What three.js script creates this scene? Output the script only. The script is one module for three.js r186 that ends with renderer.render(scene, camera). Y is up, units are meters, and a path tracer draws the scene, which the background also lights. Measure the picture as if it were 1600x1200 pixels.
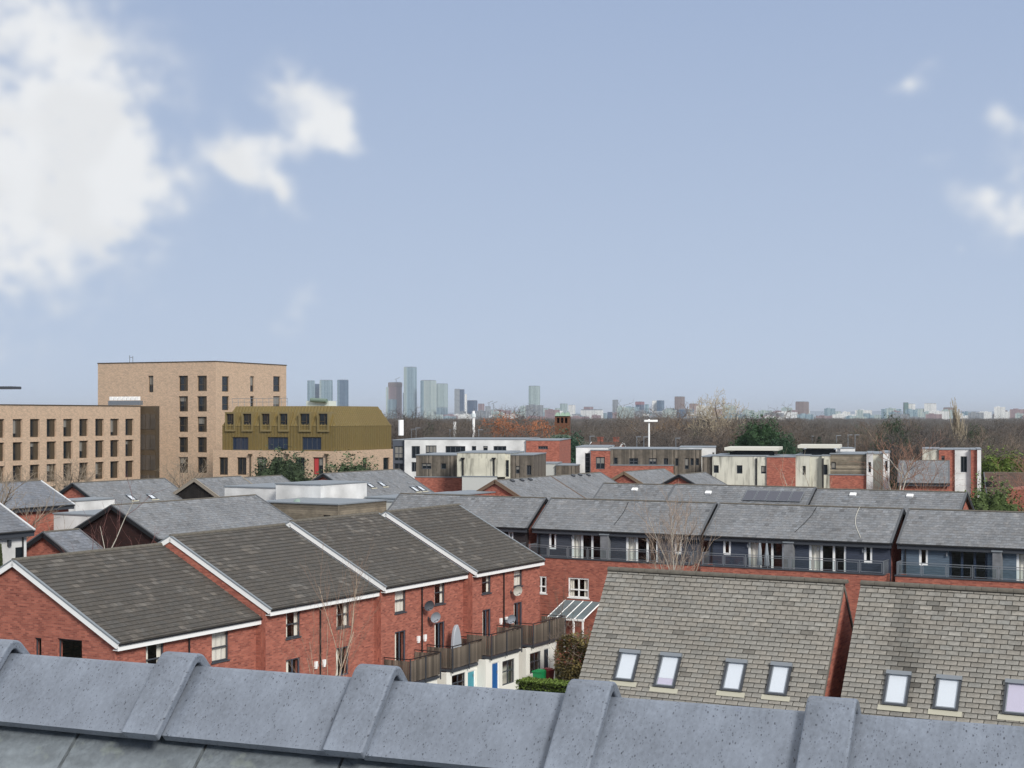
import * as THREE from 'three';
import { ImprovedNoise } from 'three/addons/math/ImprovedNoise.js';
import { mergeGeometries } from 'three/addons/utils/BufferGeometryUtils.js';

// ---------------------------------------------------------------- camera, sky, sun, exposure
const scene = new THREE.Scene();
const H = 16.5, F = 2350, HY = 650, deg = Math.PI / 180;
const camera = new THREE.PerspectiveCamera(2 * Math.atan(600 / F) / deg, 4 / 3, 0.1, 60000);
camera.position.set(0, H, 0);
camera.lookAt(0, H, -100);
camera.setViewOffset(1600, 1200, 0, -50, 1600, 1200);      // shift lens: verticals stay upright
const renderer = new THREE.WebGLRenderer({ antialias: true });
renderer.toneMapping = THREE.LinearToneMapping;
renderer.toneMappingExposure = 1.0;
renderer.shadowMap.enabled = true;
renderer.shadowMap.type = THREE.PCFSoftShadowMap;

const SKY_TOP = [0.295, 0.392, 0.60], SKY_LOW = [0.545, 0.645, 0.795], CLOUD = [0.86, 0.875, 0.89];
function makeSky() {
  const w = 2048, h = 1024, d = new Float32Array(w * h * 4), N = new ImprovedNoise();
  const fbm = (x, y, z, o) => { let a = 0.5, s = 0; for (let i = 0; i < o; i++) { s += a * N.noise(x, y, z); x *= 2.07; y *= 2.07; z *= 2.07; a *= 0.52; } return s; };
  const sm = (a, b, x) => { x = Math.min(1, Math.max(0, (x - a) / (b - a))); return x * x * (3 - 2 * x); };
  // cumulus seen in the view: centre, radii, turn, weight (a tangent-plane chart of the northern sky)
  const blobs = [[10, 215, 175, 150, 0, 1.1], [-120, 240, 220, 240, 0, 1.2], [130, 250, 105, 110, .3, 1], [30, 100, 110, 70, .5, .85], [50, 345, 140, 52, 0, .9], [220, 350, 48, 34, .6, .65], [195, 265, 50, 40, .2, .5], [140, 120, 50, 40, .8, .3],
    [476, 150, 58, 40, .75, .85], [532, 205, 42, 24, .5, .8], [430, 228, 80, 20, -.25, .7], [385, 255, 62, 24, .55, .75], [435, 302, 36, 22, .8, .75], [468, 487, 30, 38, .3, .45],
    [1435, 122, 34, 16, -.5, .5], [1590, 190, 42, 26, .4, .72], [1565, 316, 75, 24, .2, .75], [1640, 300, 90, 60, 0, .8], [1460, 240, 20, 10, 0, .3]];
  for (let j = 0; j < h; j++) {
    const el = ((j + .5) / h - .5) * Math.PI, y = Math.sin(el), c = Math.cos(el), eld = el / deg;
    const g = Math.pow(Math.max(0, Math.min(1, eld / 22)), .8);
    for (let i = 0; i < w; i++) {
      const th = ((i + .5) / w - .5) * 2 * Math.PI, x = c * Math.cos(th), z = c * Math.sin(th);
      let az = Math.atan2(x, -z) / deg;
      let r = SKY_LOW[0] + (SKY_TOP[0] - SKY_LOW[0]) * g, gg = SKY_LOW[1] + (SKY_TOP[1] - SKY_LOW[1]) * g, b = SKY_LOW[2] + (SKY_TOP[2] - SKY_LOW[2]) * g;
      let cl = 0, shade = 1;
      if (eld > 0) {
        const away = sm(24, 40, Math.abs(az)), up = sm(17, 34, eld), open = Math.max(up * .95, away * (.35 + .25 * up));   // broken cloud, closing overhead
        let m = 0; const front = z < 0 && Math.abs(az) < 40;
        if (front) {
          const wx = N.noise(x * 30, y * 36, z * 30) * 34 + N.noise(x * 85, y * 95, z * 85) * 14, wy = N.noise(x * 30 + 9, y * 36, z * 30) * 26 + N.noise(x * 85 + 9, y * 95, z * 85) * 12;
          const X = 800 + F * x / -z + wx, Y = 650 - F * y / -z + wy;
          for (const [bx, by, rx, ry, t, k] of blobs) { const dx = X - bx, dy = Y - by, c2 = Math.cos(t), s2 = Math.sin(t), u = (dx * c2 + dy * s2) / rx, v = (dy * c2 - dx * s2) / ry, q = u * u + v * v; if (q < 5) m = 1 - (1 - m) * (1 - Math.min(.97, k * .9 * Math.exp(-q * .8))); }
        }
        if (m > .01 || open > .01) {
          const n = fbm(x * 20, y * 24, z * 20, 6), n2 = fbm(x * 75 + 7, y * 90, z * 75, 4);
          cl = m > .01 ? sm(.06, 1.02, m * (1.16 + n * 1.1) + (n * .5 + n2 * .62) * Math.min(1, m * 1.9)) : 0;
          cl = Math.max(cl * .97, sm(.30, .78, open + n * .8 + n2 * .15));
          shade = 1 - .06 * sm(-.1, .35, N.noise(x * 26 + 3, y * 30 + 5, z * 26)) * cl;
        }
      }
      const lit = shade;
      const k = (j * w + i) * 4;
      d[k] = r + (CLOUD[0] * lit - r) * cl; d[k + 1] = gg + (CLOUD[1] * lit - gg) * cl; d[k + 2] = b + (CLOUD[2] * lit - b) * cl; d[k + 3] = 1;
    }
  }
  const t = new THREE.DataTexture(d, w, h, THREE.RGBAFormat, THREE.FloatType);
  t.mapping = THREE.EquirectangularReflectionMapping; t.magFilter = THREE.LinearFilter; t.minFilter = THREE.LinearFilter; t.needsUpdate = true;
  return t;
}
const sky = makeSky();
scene.background = sky; scene.environment = sky;
const sun = new THREE.DirectionalLight(new THREE.Color(1, .955, .88), 3.4);
sun.position.set(70, 95, 60); sun.target.position.set(0, 0, -80);
sun.castShadow = true; sun.shadow.radius = 28; sun.shadow.mapSize.set(2048, 2048);
Object.assign(sun.shadow.camera, { left: -160, right: 160, top: 160, bottom: -160, near: 1, far: 500 });
scene.add(sun, sun.target);
scene.fog = new THREE.FogExp2(new THREE.Color(.74, .81, .92), 0.00006);

// ---------------------------------------------------------------- helpers
function rng(a) { return () => { a |= 0; a = a + 0x6D2B79F5 | 0; let t = Math.imul(a ^ a >>> 15, 1 | a); t = t + Math.imul(t ^ t >>> 7, 61 | t) ^ t; return ((t ^ t >>> 14) >>> 0) / 4294967296; }; }
const V = (x, y, z) => new THREE.Vector3(x, y, z);
class Q {                                    // collects flat faces; uv in metres
  constructor() { this.p = []; this.u = []; this.c = []; this.col = [1, 1, 1]; }
  tri(a, b, c, ua, ub, uc) { this.p.push(...a, ...b, ...c); this.u.push(...ua, ...ub, ...uc); for (let i = 0; i < 3; i++) this.c.push(...this.col); }
  quad(a, b, c, d, ua, ub, uc, ud) {
    if (!ua) { const l = Math.hypot(b[0] - a[0], b[1] - a[1], b[2] - a[2]), m = Math.hypot(d[0] - a[0], d[1] - a[1], d[2] - a[2]); const o = (a[0] + a[2]) * .7, v = a[1]; ua = [o, v]; ub = [o + l, v]; uc = [o + l, v + m]; ud = [o, v + m]; }
    this.tri(a, b, c, ua, ub, uc); this.tri(a, c, d, ua, uc, ud); return this;
  }
  box(x0, x1, y0, y1, z0, z1) {
    if (x0 > x1) [x0, x1] = [x1, x0]; if (y0 > y1) [y0, y1] = [y1, y0]; if (z0 > z1) [z0, z1] = [z1, z0];
    this.quad([x0, y0, z1], [x1, y0, z1], [x1, y1, z1], [x0, y1, z1], [x0, y0], [x1, y0], [x1, y1], [x0, y1]);
    this.quad([x1, y0, z0], [x0, y0, z0], [x0, y1, z0], [x1, y1, z0], [x1, y0], [x0, y0], [x0, y1], [x1, y1]);
    this.quad([x1, y0, z1], [x1, y0, z0], [x1, y1, z0], [x1, y1, z1], [z1, y0], [z0, y0], [z0, y1], [z1, y1]);
    this.quad([x0, y0, z0], [x0, y0, z1], [x0, y1, z1], [x0, y1, z0], [z0, y0], [z1, y0], [z1, y1], [z0, y1]);
    this.quad([x0, y1, z1], [x1, y1, z1], [x1, y1, z0], [x0, y1, z0], [x0, z1], [x1, z1], [x1, z0], [x0, z0]);
    this.quad([x0, y0, z0], [x1, y0, z0], [x1, y0, z1], [x0, y0, z1], [x0, z0], [x1, z0], [x1, z1], [x0, z1]);
    return this;
  }
  tube(p, q, r0, r1, n = 6, cap = false) {
    const d = V(q[0] - p[0], q[1] - p[1], q[2] - p[2]).normalize(), e = Math.abs(d.y) < .9 ? V(0, 1, 0) : V(1, 0, 0), s = V(0, 0, 0).crossVectors(d, e).normalize(), t = V(0, 0, 0).crossVectors(s, d);
    const ring = (o, r) => { const a = []; for (let i = 0; i < n; i++) { const k = i / n * 2 * Math.PI, cx = Math.cos(k) * r, cy = Math.sin(k) * r; a.push([o[0] + s.x * cx + t.x * cy, o[1] + s.y * cx + t.y * cy, o[2] + s.z * cx + t.z * cy]); } return a; };
    const A = ring(p, r0), B = ring(q, r1);
    for (let i = 0; i < n; i++) { const j = (i + 1) % n; this.quad(A[j], A[i], B[i], B[j], [(i + 1) / n, 0], [i / n, 0], [i / n, 1], [(i + 1) / n, 1]); }
    if (cap) for (let i = 1; i < n - 1; i++) { this.tri(B[0], B[i], B[i + 1], [0, 0], [0, 0], [0, 0]); this.tri(A[0], A[i + 1], A[i], [0, 0], [0, 0], [0, 0]); }
    return this;
  }
  build() {
    const g = new THREE.BufferGeometry();
    g.setAttribute('position', new THREE.Float32BufferAttribute(this.p, 3)); g.setAttribute('uv', new THREE.Float32BufferAttribute(this.u, 2)); g.setAttribute('color', new THREE.Float32BufferAttribute(this.c, 3));
    g.computeVertexNormals(); return g;
  }
}
const used = {};
function numbered(n) { const k = used[n] = (used[n] ?? -1) + 1; return k ? n + '_' + String(k).padStart(3, '0') : n; }
function tag(o, label, category, group, kind) { o.userData.label = label; if (category) o.userData.category = category; if (group) o.userData.group = group; if (kind) o.userData.kind = kind; return o; }
function thing(name, label, category, fr, group) { const g = new THREE.Group(); g.name = numbered(name); if (fr) { g.position.copy(fr.pos); g.rotation.y = fr.rot; } tag(g, label, category, group); scene.add(g); return g; }
function part(parent, name, g, m, label) { const o = new THREE.Mesh(g.isBufferGeometry ? g : g.build(), m); o.name = name; o.castShadow = o.receiveShadow = true; if (label) o.userData.label = label; parent.add(o); return o; }
function single(name, g, m, label, category, fr, group) { const o = part(scene, numbered(name), g, m); if (fr) { o.position.copy(fr.pos); o.rotation.y = fr.rot; } return tag(o, label, category, group); }
function structure(name, g, m) { const o = part(scene, name, g, m); o.userData.kind = 'structure'; return o; }
// a vertical plane: starts where pixel px meets depth z, runs to the right turned phi towards the viewer
function plane(x0, z0, phi) {
  const c = Math.cos(phi), s = Math.sin(phi);
  return {
    pos: V(x0, 0, -z0), rot: -phi, phi, x0, z0,
    t(px) { const o = (px - 800) / F; return (o * z0 - x0) / (c + o * s); },
    y(px, py) { return H - (py - HY) / F * (z0 - this.t(px) * s); },
    rect(a, b, e, d) { const m = (a + e) / 2; return [this.t(a), this.t(e), this.y(m, d), this.y(m, b)]; },
    off(dx, dz) { return plane(x0 + dx * c - dz * s, z0 - dx * s - dz * c, phi); },       // move along / towards the viewer
  };
}
const fr = (px, z, phi) => plane((px - 800) / F * z, z, phi);
const A = 29.3 * deg, SA = Math.sin(A), CA = Math.cos(A), AU = A - Math.PI / 2;            // street grid: r axis = A, u axis = AU
const frRW = (r, w, phi) => plane(r * CA + w * SA, -r * SA + w * CA, phi);
const GY = 0.6;                                                                            // ground level

// ---------------------------------------------------------------- textures
const PN = new ImprovedNoise();
function texture(w, h, fn, srgb = true) {
  const d = new Uint8Array(w * h * 4);
  for (let y = 0; y < h; y++) for (let x = 0; x < w; x++) { const c = fn(x, y), k = (y * w + x) * 4; d[k] = Math.max(0, Math.min(255, c[0])); d[k + 1] = Math.max(0, Math.min(255, c[1])); d[k + 2] = Math.max(0, Math.min(255, c[2])); d[k + 3] = 255; }
  const t = new THREE.DataTexture(d, w, h); t.wrapS = t.wrapT = THREE.RepeatWrapping; t.magFilter = THREE.LinearFilter; t.minFilter = THREE.LinearMipmapLinearFilter; t.generateMipmaps = true; if (srgb) t.colorSpace = THREE.SRGBColorSpace; t.needsUpdate = true; return t;
}
// tileable fbm on a torus-like period
function fb(x, y, per, o = 4, z = 0) { let s = 0, a = .5; for (let i = 0; i < o; i++) { const p = per << i, u = x * p, v = y * p; const f = (X, Y) => PN.noise(X, Y, z + i * 9.3); const fx = x, fy = y; s += a * ((1 - fx) * (1 - fy) * f(u, v) + fx * (1 - fy) * f(u - p, v) + (1 - fx) * fy * f(u, v - p) + fx * fy * f(u - p, v - p)); a *= .55; } return s; }
function brickTex(cols, rows, W, Hh, base, mort, seed, spread) {
  const R = rng(seed), tone = []; for (let i = 0; i < cols * rows * 2; i++) tone.push([R(), R()]);
  const bh = Hh / rows, bw = W / cols, cm = [], bm = [];
  const get = (x, y) => { const row = Math.floor(y / bh), ox = (row % 2) * bw / 2, xx = (x + ox) % W, col = Math.floor(xx / bw), fx = xx - col * bw, fy = y - row * bh; const j = fx < 2 || fy < 2.2; return [j, tone[(row * cols + col) % tone.length]]; };
  const map = texture(W, Hh, (x, y) => { const [j, t] = get(x, y), n = fb(x / W, y / Hh, 6, 4, seed) * 16 + fb(x / W, y / Hh, 60, 2, seed) * 8; if (j) return mort.map(v => v + n * .6); const k = (t[0] - .5) * spread; return [base[0] + k + n + (t[1] > .86 ? -15 : 0), base[1] + k * .75 + n * .8 + (t[1] > .86 ? -11 : 0), base[2] + k * .6 + n * .7 + (t[1] > .86 ? -8 : 0)]; });
  const bump = texture(W, Hh, (x, y) => { const [j] = get(x, y); const v = j ? 90 : 200 + fb(x / W, y / Hh, 80, 2, 3) * 60; return [v, v, v]; }, false);
  return [map, bump];
}
const rep = (t, u, v) => { t.repeat.set(u, v); return t; };
const noiseT = texture(512, 512, (x, y) => { const n = 215 + fb(x / 512, y / 512, 4, 6, 1) * 90; return [n, n, n]; });
const grainB = texture(512, 512, (x, y) => { const n = 128 + fb(x / 512, y / 512, 24, 4, 5) * 150; return [n, n, n]; }, false);
// ---------------------------------------------------------------- materials
const lin = (r, g, b) => new THREE.Color().setRGB(r, g, b);
const hex = h => new THREE.Color(h);
function M(color, rough = .8, o = {}) { return new THREE.MeshStandardMaterial({ color: typeof color === 'string' ? hex(color) : color, roughness: rough, ...o }); }
const cl = (t, u, v) => rep(Object.assign(t.clone(), { needsUpdate: true }), u, v);
const [bm1, bb1] = brickTex(20, 48, 1024, 1024, [157, 91, 76], [148, 116, 103], 3, 40);
const [bm2, bb2] = brickTex(20, 48, 1024, 1024, [187, 162, 139], [182, 164, 146], 8, 30);
const brickRed = M('#ffffff', .92, { map: rep(bm1, 1 / 4.5, 1 / 3.6), bumpMap: rep(bb1, 1 / 4.5, 1 / 3.6), bumpScale: .003 });
const brickTan = M('#ffffff', .92, { map: rep(bm2, 1 / 4.5, 1 / 3.6), bumpMap: rep(bb2, 1 / 4.5, 1 / 3.6), bumpScale: .003 });
const stainT = texture(512, 512, (x, y) => { const s = fb(x / 512, y / 512, 3, 5, 2), v = fb(x / 512 * 1, y / 512 * .12, 16, 4, 6), k = 235 + s * 60 + Math.min(0, v + .02) * 260; return [k, k, k * .975]; });
const whiteClean = M('#f8f9f9', .75, { map: cl(noiseT, .12, .12) });
const whiteStained = M('#d9d8d0', .85, { map: rep(stainT, 1 / 7, 1 / 7) });
const whitePaint = M('#f2f3f3', .45);
const upvc = M('#f4f5f5', .35);
const timberT = texture(512, 512, (x, y) => { const b = Math.floor(x / 32), R = rng(b * 77 + 5)(), e = (x % 32) < 2 ? -70 : 0, g = fb(x / 512, y / 512 * .06, 64, 3, b) * 55, s = fb(x / 512, y / 512, 4, 4, 9) * 40; const k = 128 + (R - .5) * 52 + g + s + e; return [k, k * .965, k * .92]; });
const timberB = texture(512, 512, (x, y) => { const k = (x % 32) < 2 ? 20 : 180; return [k, k, k]; }, false);
const timberV = M('#c9c3bb', .9, { map: rep(timberT, 1 / 2.4, 1 / 2.4), bumpMap: rep(timberB, 1 / 2.4, 1 / 2.4), bumpScale: .012 });
const tH = timberT.clone(); tH.rotation = Math.PI / 2; tH.repeat.set(1 / 2.4, 1 / 2.4); tH.needsUpdate = true;
const timberH = M('#f2ead9', .9, { map: tH });
const slateT = texture(512, 512, (x, y) => { const n = 205 + fb(x / 512, y / 512, 6, 5, 11) * 85 + fb(x / 512, y / 512 * .4, 60, 3, 12) * 40; return [n, n, n]; });
const slateM = (c, r = .62) => M(c, r, { vertexColors: true, map: rep(slateT, .8, .8), bumpMap: grainB, bumpScale: .003 });
const slateGrey = slateM('#96989c'), slateBlue = slateM('#8e929b'), tileBrown = slateM('#676460', .85), tileGrey = slateM('#aeaba4', .85);
const deckM = M('#66625c', .95), blackMetal = M('#17181b', .45), darkMetal = M('#3a3e45', .5), greyMetal = M('#8a9097', .4, { metalness: .5 }), leadM = M('#7e858c', .55), anth = M('#43474e', .45);
const ridgeM = M('#716c63', .9, { map: noiseT });
const glass = new THREE.MeshPhysicalMaterial({ color: 0xffffff, roughness: .02, transmission: 1, thickness: 0, ior: 1.5 });
const darkGlass = M('#20262c', .04);
const blueGlass = M('#2a3548', .05);
const curtain = M('#d6d3ca', .95), blindM = M('#cdd4dd', .8), lavM = M('#b8b4c8', .85);
const winBlind = M('#7f7d78', .5), roomM = M('#6a645c', .95);

// ---------------------------------------------------------------- builders
function wallGeo(pts, holes, thick) {                     // outline with openings, outer face at z = 0
  const s = new THREE.Shape(pts.map(p => new THREE.Vector2(p[0], p[1])));
  for (const [a, b, c, d] of holes) { const h = new THREE.Path(); h.moveTo(a, c); h.lineTo(a, d); h.lineTo(b, d); h.lineTo(b, c); h.closePath(); s.holes.push(h); }
  const g = new THREE.ExtrudeGeometry(s, { depth: thick, bevelEnabled: false }); g.translate(0, 0, -thick); return g;
}
const rectPts = (a, b, c, d) => [[a, c], [b, c], [b, d], [a, d]];
// a window or glazed door in an opening of a wall whose outer face is z = zf of `parent`
let winN = 0; const paneMix = [];
function windowIn(parent, [a, b, c, d], zf, o = {}) {
  const { frame = anth, fw = .06, cols = 1, rows = [], rec = .05, pane = glass, name = 'window', cur = 0, sill = false, room = true, panel = null } = o;
  const g = new THREE.Group(); g.name = name; g.position.set(a, c, zf - rec); parent.add(g);
  const w = b - a, h = d - c, q = new Q();
  q.box(0, w, h - fw, h, -.05, 0).box(0, w, 0, fw, -.05, 0).box(0, fw, fw, h - fw, -.05, 0).box(w - fw, w, fw, h - fw, -.05, 0);
  for (let i = 1; i < cols; i++) q.box(w * i / cols - fw * .5, w * i / cols + fw * .5, fw, h - fw, -.05, -.001);
  for (const r of rows) q.box(fw, w - fw, h * r - fw * .45, h * r + fw * .45, -.05, .004);
  part(g, 'frame', q, frame);
  part(g, 'pane', new Q().quad([fw, fw, -.03], [w - fw, fw, -.03], [w - fw, h - fw, -.03], [fw, h - fw, -.03]), pane);
  if (pane === darkGlass && ++winN % 3 === 1) { const k = .25 + (winN * 7 % 10) * .07; part(g, 'blind', new Q().quad([fw, h - fw - (h - 2 * fw) * k, -.027], [w - fw, h - fw - (h - 2 * fw) * k, -.027], [w - fw, h - fw, -.027], [fw, h - fw, -.027]), winBlind); }
  if (cur) { const cq = new Q(); const n = 6; for (const [u0, u1] of cur === 2 ? [[0, .26], [.74, 1]] : cur === 3 ? [[0, 1]] : [[0, .34]]) for (let i = 0; i < n; i++) { const x0 = w * (u0 + (u1 - u0) * i / n), x1 = w * (u0 + (u1 - u0) * (i + 1) / n); cq.quad([x0, .02, i % 2 ? -.16 : -.11], [x1, .02, i % 2 ? -.11 : -.16], [x1, h - .02, i % 2 ? -.11 : -.16], [x0, h - .02, i % 2 ? -.16 : -.11]); } part(g, 'curtain', cq, curtain); }  // the full-width case is an added stand-in for sky reflected in the pane
  if (sill) part(g, 'sill', new Q().box(-.06, w + .06, -.06, 0, -.04, rec + .05), frame === upvc ? upvc : anth);
  if (panel) part(g, 'panel', new Q().box(w * panel[0], w * panel[1], fw, h - fw, -.02, .0), panel[2]);
  return g;
}
// slates or tiles on a slope: x along the ridge, z down the slope, y its normal
const tileCache = {};
function tileGeo(w, l, th, tone, v, warm) {
  const key = [w, l, th, tone, v, warm].join(); if (tileCache[key]) return tileCache[key];
  const q = new Q(); q.col = [tone * (1 + warm), tone, tone * (1 - warm)]; tileInto(q, 0, 0, w, l, th, (v - 1) * .003); return tileCache[key] = q.build();
}
function tileInto(q, x, z, w, l, th, tilt) {
  const x1 = x + w, z1 = z + l, a = .004, t0 = th + tilt, t1 = th - tilt, b = -.012;
  const U = (p, r) => [p + x * .37, r + z * .61];
  q.quad([x, t0, z1], [x1, t1, z1], [x1, a, z], [x, a, z], U(x, z1), U(x1, z1), U(x1, z), U(x, z));
  q.quad([x, b, z1], [x1, b, z1], [x1, t1, z1], [x, t0, z1]);
  q.quad([x, b, z], [x, b, z1], [x, t0, z1], [x, a, z]);
  q.quad([x1, b, z1], [x1, b, z], [x1, a, z], [x1, t1, z1]);
}
function tiles(slope, x0, x1, s1, o) {
  const { w, g, th = .02, gap = .008, mat, tone, warm = 0, single = null, holes = [], seed = 1, name = 'roof_tile' } = o, R = rng(seed);
  const q = new Q(); let n = 0;
  const K = Math.ceil(s1 / g);
  for (let k = 0; k < K; k++) {
    const z = k * g, l = Math.min(g + .004, s1 - z), sh = (k % 2) * w / 2;
    for (let x = x0 - sh; x < x1 - .02; x += w) {
      const a = Math.max(x, x0), b = Math.min(x + w, x1), full = b - a > w - .001 && l > g;
      if (b - a < .03) continue;
      const cx = (a + b) / 2, cz = z + g / 2; R();
      if (holes.some(h => a > h[0] && b < h[1] && z > h[2] && z + g < h[3])) continue;
      const lv = Math.round(tone(cx, cz, R) * 14) / 14, v = Math.floor(R() * 3), wm = Math.round((warm + (R() - .5) * .05) * 40) / 40;
      if (single && full && k >= single[0] && k < single[1] && cx > (single[2] ?? -1e9) && cx < (single[3] ?? 1e9) && n < 300) { n++; const m = part(slope, name, tileGeo(w - gap, l, th, lv, v, wm), mat); m.position.set(a + gap / 2, 0, z); }
      else { q.col = [lv * (1 + wm), lv, lv * (1 - wm)]; tileInto(q, a + gap / 2, z, b - a - gap, l, th, (v - 1) * .003); }
    }
  }
  if (q.p.length) { const m = part(slope, name + 's', q, mat); m.userData.kind = 'stuff'; }
}
const halfRound = (() => { const q = new Q(), n = 7, r = .115; for (let i = 0; i < n; i++) { const a = Math.PI * (i / n), b = Math.PI * ((i + 1) / n); q.quad([0, Math.sin(a) * r, Math.cos(a) * r], [.44, Math.sin(a) * r, Math.cos(a) * r], [.44, Math.sin(b) * r, Math.cos(b) * r], [0, Math.sin(b) * r, Math.cos(b) * r]); q.tri([0, 0, 0], [0, Math.sin(a) * r, Math.cos(a) * r], [0, Math.sin(b) * r, Math.cos(b) * r], [0, 0], [0, 0], [0, 0]); q.tri([.44, 0, 0], [.44, Math.sin(b) * r, Math.cos(b) * r], [.44, Math.sin(a) * r, Math.cos(a) * r], [0, 0], [0, 0], [0, 0]); } return q.build(); })();
// a house with a ridge along local x; front wall is z = 0, facing +z
function gabled(name, label, group, f, o) {
  const { len, half, eave, rise, base = GY, over = .3, vo = .12, wall = brickRed, gable = wall, roof, barge = null, fascia = null, holes = [], lholes = [], rholes = [], ridge = null, seed = 1, backRoof = true, cat = 'house', frontName = 'front_wall' } = o;
  const t = thing(name, label, cat, f, group), D = 2 * half, top = eave + rise;
  part(t, frontName, wallGeo(rectPts(0, len, base, eave), holes, .28), wall);
  part(t, 'back_wall', new Q().box(.0, len, base, eave, -D, -D + .25), wall);
  const pent = (s) => [[0, base], [s * D, base], [s * D, eave], [s * half, top], [0, eave]];
  const gl = wallGeo(pent(-1).map(p => [p[0] + .0, p[1]]).map(([x, y]) => [x === 0 ? -.285 : x === -D ? -D + .255 : x, y]), lholes, .28); gl.rotateY(-Math.PI / 2); part(t, 'gable_wall', gl, gable);
  const gr = wallGeo(pent(1).map(([x, y]) => [x === 0 ? .285 : x === D ? D - .255 : x, y]), rholes, .28); gr.rotateY(Math.PI / 2); gr.translate(len, 0, 0); part(t, 'gable_wall', gr, gable);
  const p = Math.atan2(rise, half), L = (half + over) / Math.cos(p), ry = top + .13;
  const mk = (back) => { const s = part(t, 'roof_slope', new Q().box(-vo, len + vo, -.11, -.013, 0, L), deckM); s.position.set(back ? len : 0, ry, -half); s.rotation.set(back ? -p : p, back ? Math.PI : 0, 0); return s; };
  const s1 = mk(false), s2 = backRoof ? mk(true) : null;
  tiles(s1, -vo, len + vo, L, { seed: seed * 7 + 1, ...roof });
  if (s2) tiles(s2, -vo, len + vo, L, { seed: seed * 7 + 2, ...roof, single: null, holes: [] });
  if (ridge) {
    if (ridge.each) for (let x = -vo; x < len + vo - .2; x += .45) { const m = part(t, 'ridge_tile', halfRound, ridge.mat); m.position.set(x, ry - .03, -half); }
    else { const q = new Q(), rr = ridge.r ?? .09; for (let i = 0; i < 6; i++) { const a = Math.PI * i / 6, b = Math.PI * (i + 1) / 6; q.quad([-vo, Math.sin(a) * rr, Math.cos(a) * rr * 1.3], [len + vo, Math.sin(a) * rr, Math.cos(a) * rr * 1.3], [len + vo, Math.sin(b) * rr, Math.cos(b) * rr * 1.3], [-vo, Math.sin(b) * rr, Math.cos(b) * rr * 1.3]); } const m = part(t, 'ridge_capping', q, ridge.mat); m.position.set(0, ry - .02, -half); }
  }
  if (barge) for (const e of [0, 1]) for (const sd of [0, 1]) {                        // boards along the verges
    const b = new Q().box(e ? len + vo : -vo - .035, e ? len + vo + .035 : -vo, -.2, .03, .02, L + .02);
    if (barge.edge) b.box(e ? len + vo - .1 : -vo - .06, e ? len + vo + .06 : -vo + .1, .031, .06, .0, L);
    const m = part(t, 'bargeboard', new Q().box(e ? len + vo + .001 : -vo - .036, e ? len + vo + .036 : -vo - .001, -.24, -.02, .02, L + .03), barge.mat); m.position.set(sd ? len : 0, ry, -half); m.rotation.set(sd ? -p : p, sd ? Math.PI : 0, 0);
    const v = part(t, 'verge_trim', new Q().box(e ? len + vo - .07 : -vo - .05, e ? len + vo + .05 : -vo + .07, -.018, .045, .03, L + .02), barge.trim ?? leadM); v.position.copy(m.position); v.rotation.copy(m.rotation);
  }
  if (fascia) {
    const fy = ry - Math.sin(p) * L - .04, fz = over;
    part(t, 'fascia', new Q().box(-vo, len + vo, fy - .27, fy - .01, fz - .05, fz - .012), fascia.mat);
    part(t, 'gutter', new Q().box(-vo, len + vo, fy - .05, fy + .01, fz - .01, fz + .07), fascia.gutter ?? blackMetal);
    part(t, 'soffit', new Q().box(-vo + .01, len + vo - .01, fy - .26, fy - .235, .002, fz - .052), fascia.mat);
  }
  return Object.assign(t, { slope: s1, pitch: p, L, ry });
}
function pipe(t, x, y0, y1, z, m = blackMetal, r = .04) { part(t, 'downpipe', new Q().tube([x, y0, z], [x, y1, z], r, r, 8, true), m); }
// point of slope (ridge y, ridge plane frame) hit by a pixel -> [x along ridge, s down slope]
function onSlope(f, half, ry, p, px, py) {
  const o = (px - 800) / F, v = -(py - HY) / F, c = Math.cos(f.phi), s = Math.sin(f.phi);
  // local coords of ray point at depth k: X = (o k - x0) c - (k - z0) s ; Z(towards viewer) = -(o k - x0) s - (k - z0) c ; plane: Y = ry - tan(p) (Z + half)
  const tp = Math.tan(p), aZ = -o * s - c, bZ = f.x0 * s + f.z0 * c, k = (ry - tp * (bZ + half) - H) / (v + tp * aZ);
  const Z = aZ * k + bZ, X = (o * k - f.x0) * c - (k - f.z0) * s; return [X, (Z + half) / Math.cos(p)];
}

// ---------------------------------------------------------------- ground
{
  const g = new THREE.PlaneGeometry(60000, 60000, 1, 1); g.rotateX(-Math.PI / 2); g.translate(0, GY, -20000);
  const t = texture(512, 512, (x, y) => { const n = fb(x / 512, y / 512, 5, 6, 21); return [92 + n * 70, 94 + n * 60, 78 + n * 60]; }); t.repeat.set(4000, 4000);
  structure('ground', g, M('#a8a89c', .95, { map: t }));
  const road = new Q(); const f = frRW(-34, 30, AU); road.box(0, 55, GY + .002, GY + .006, -3, 3);
  const r = structure('road', road, M('#4b4c4f', .9, { map: cl(noiseT, .3, .3) })); r.position.copy(f.pos); r.rotation.y = f.rot;
}

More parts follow.
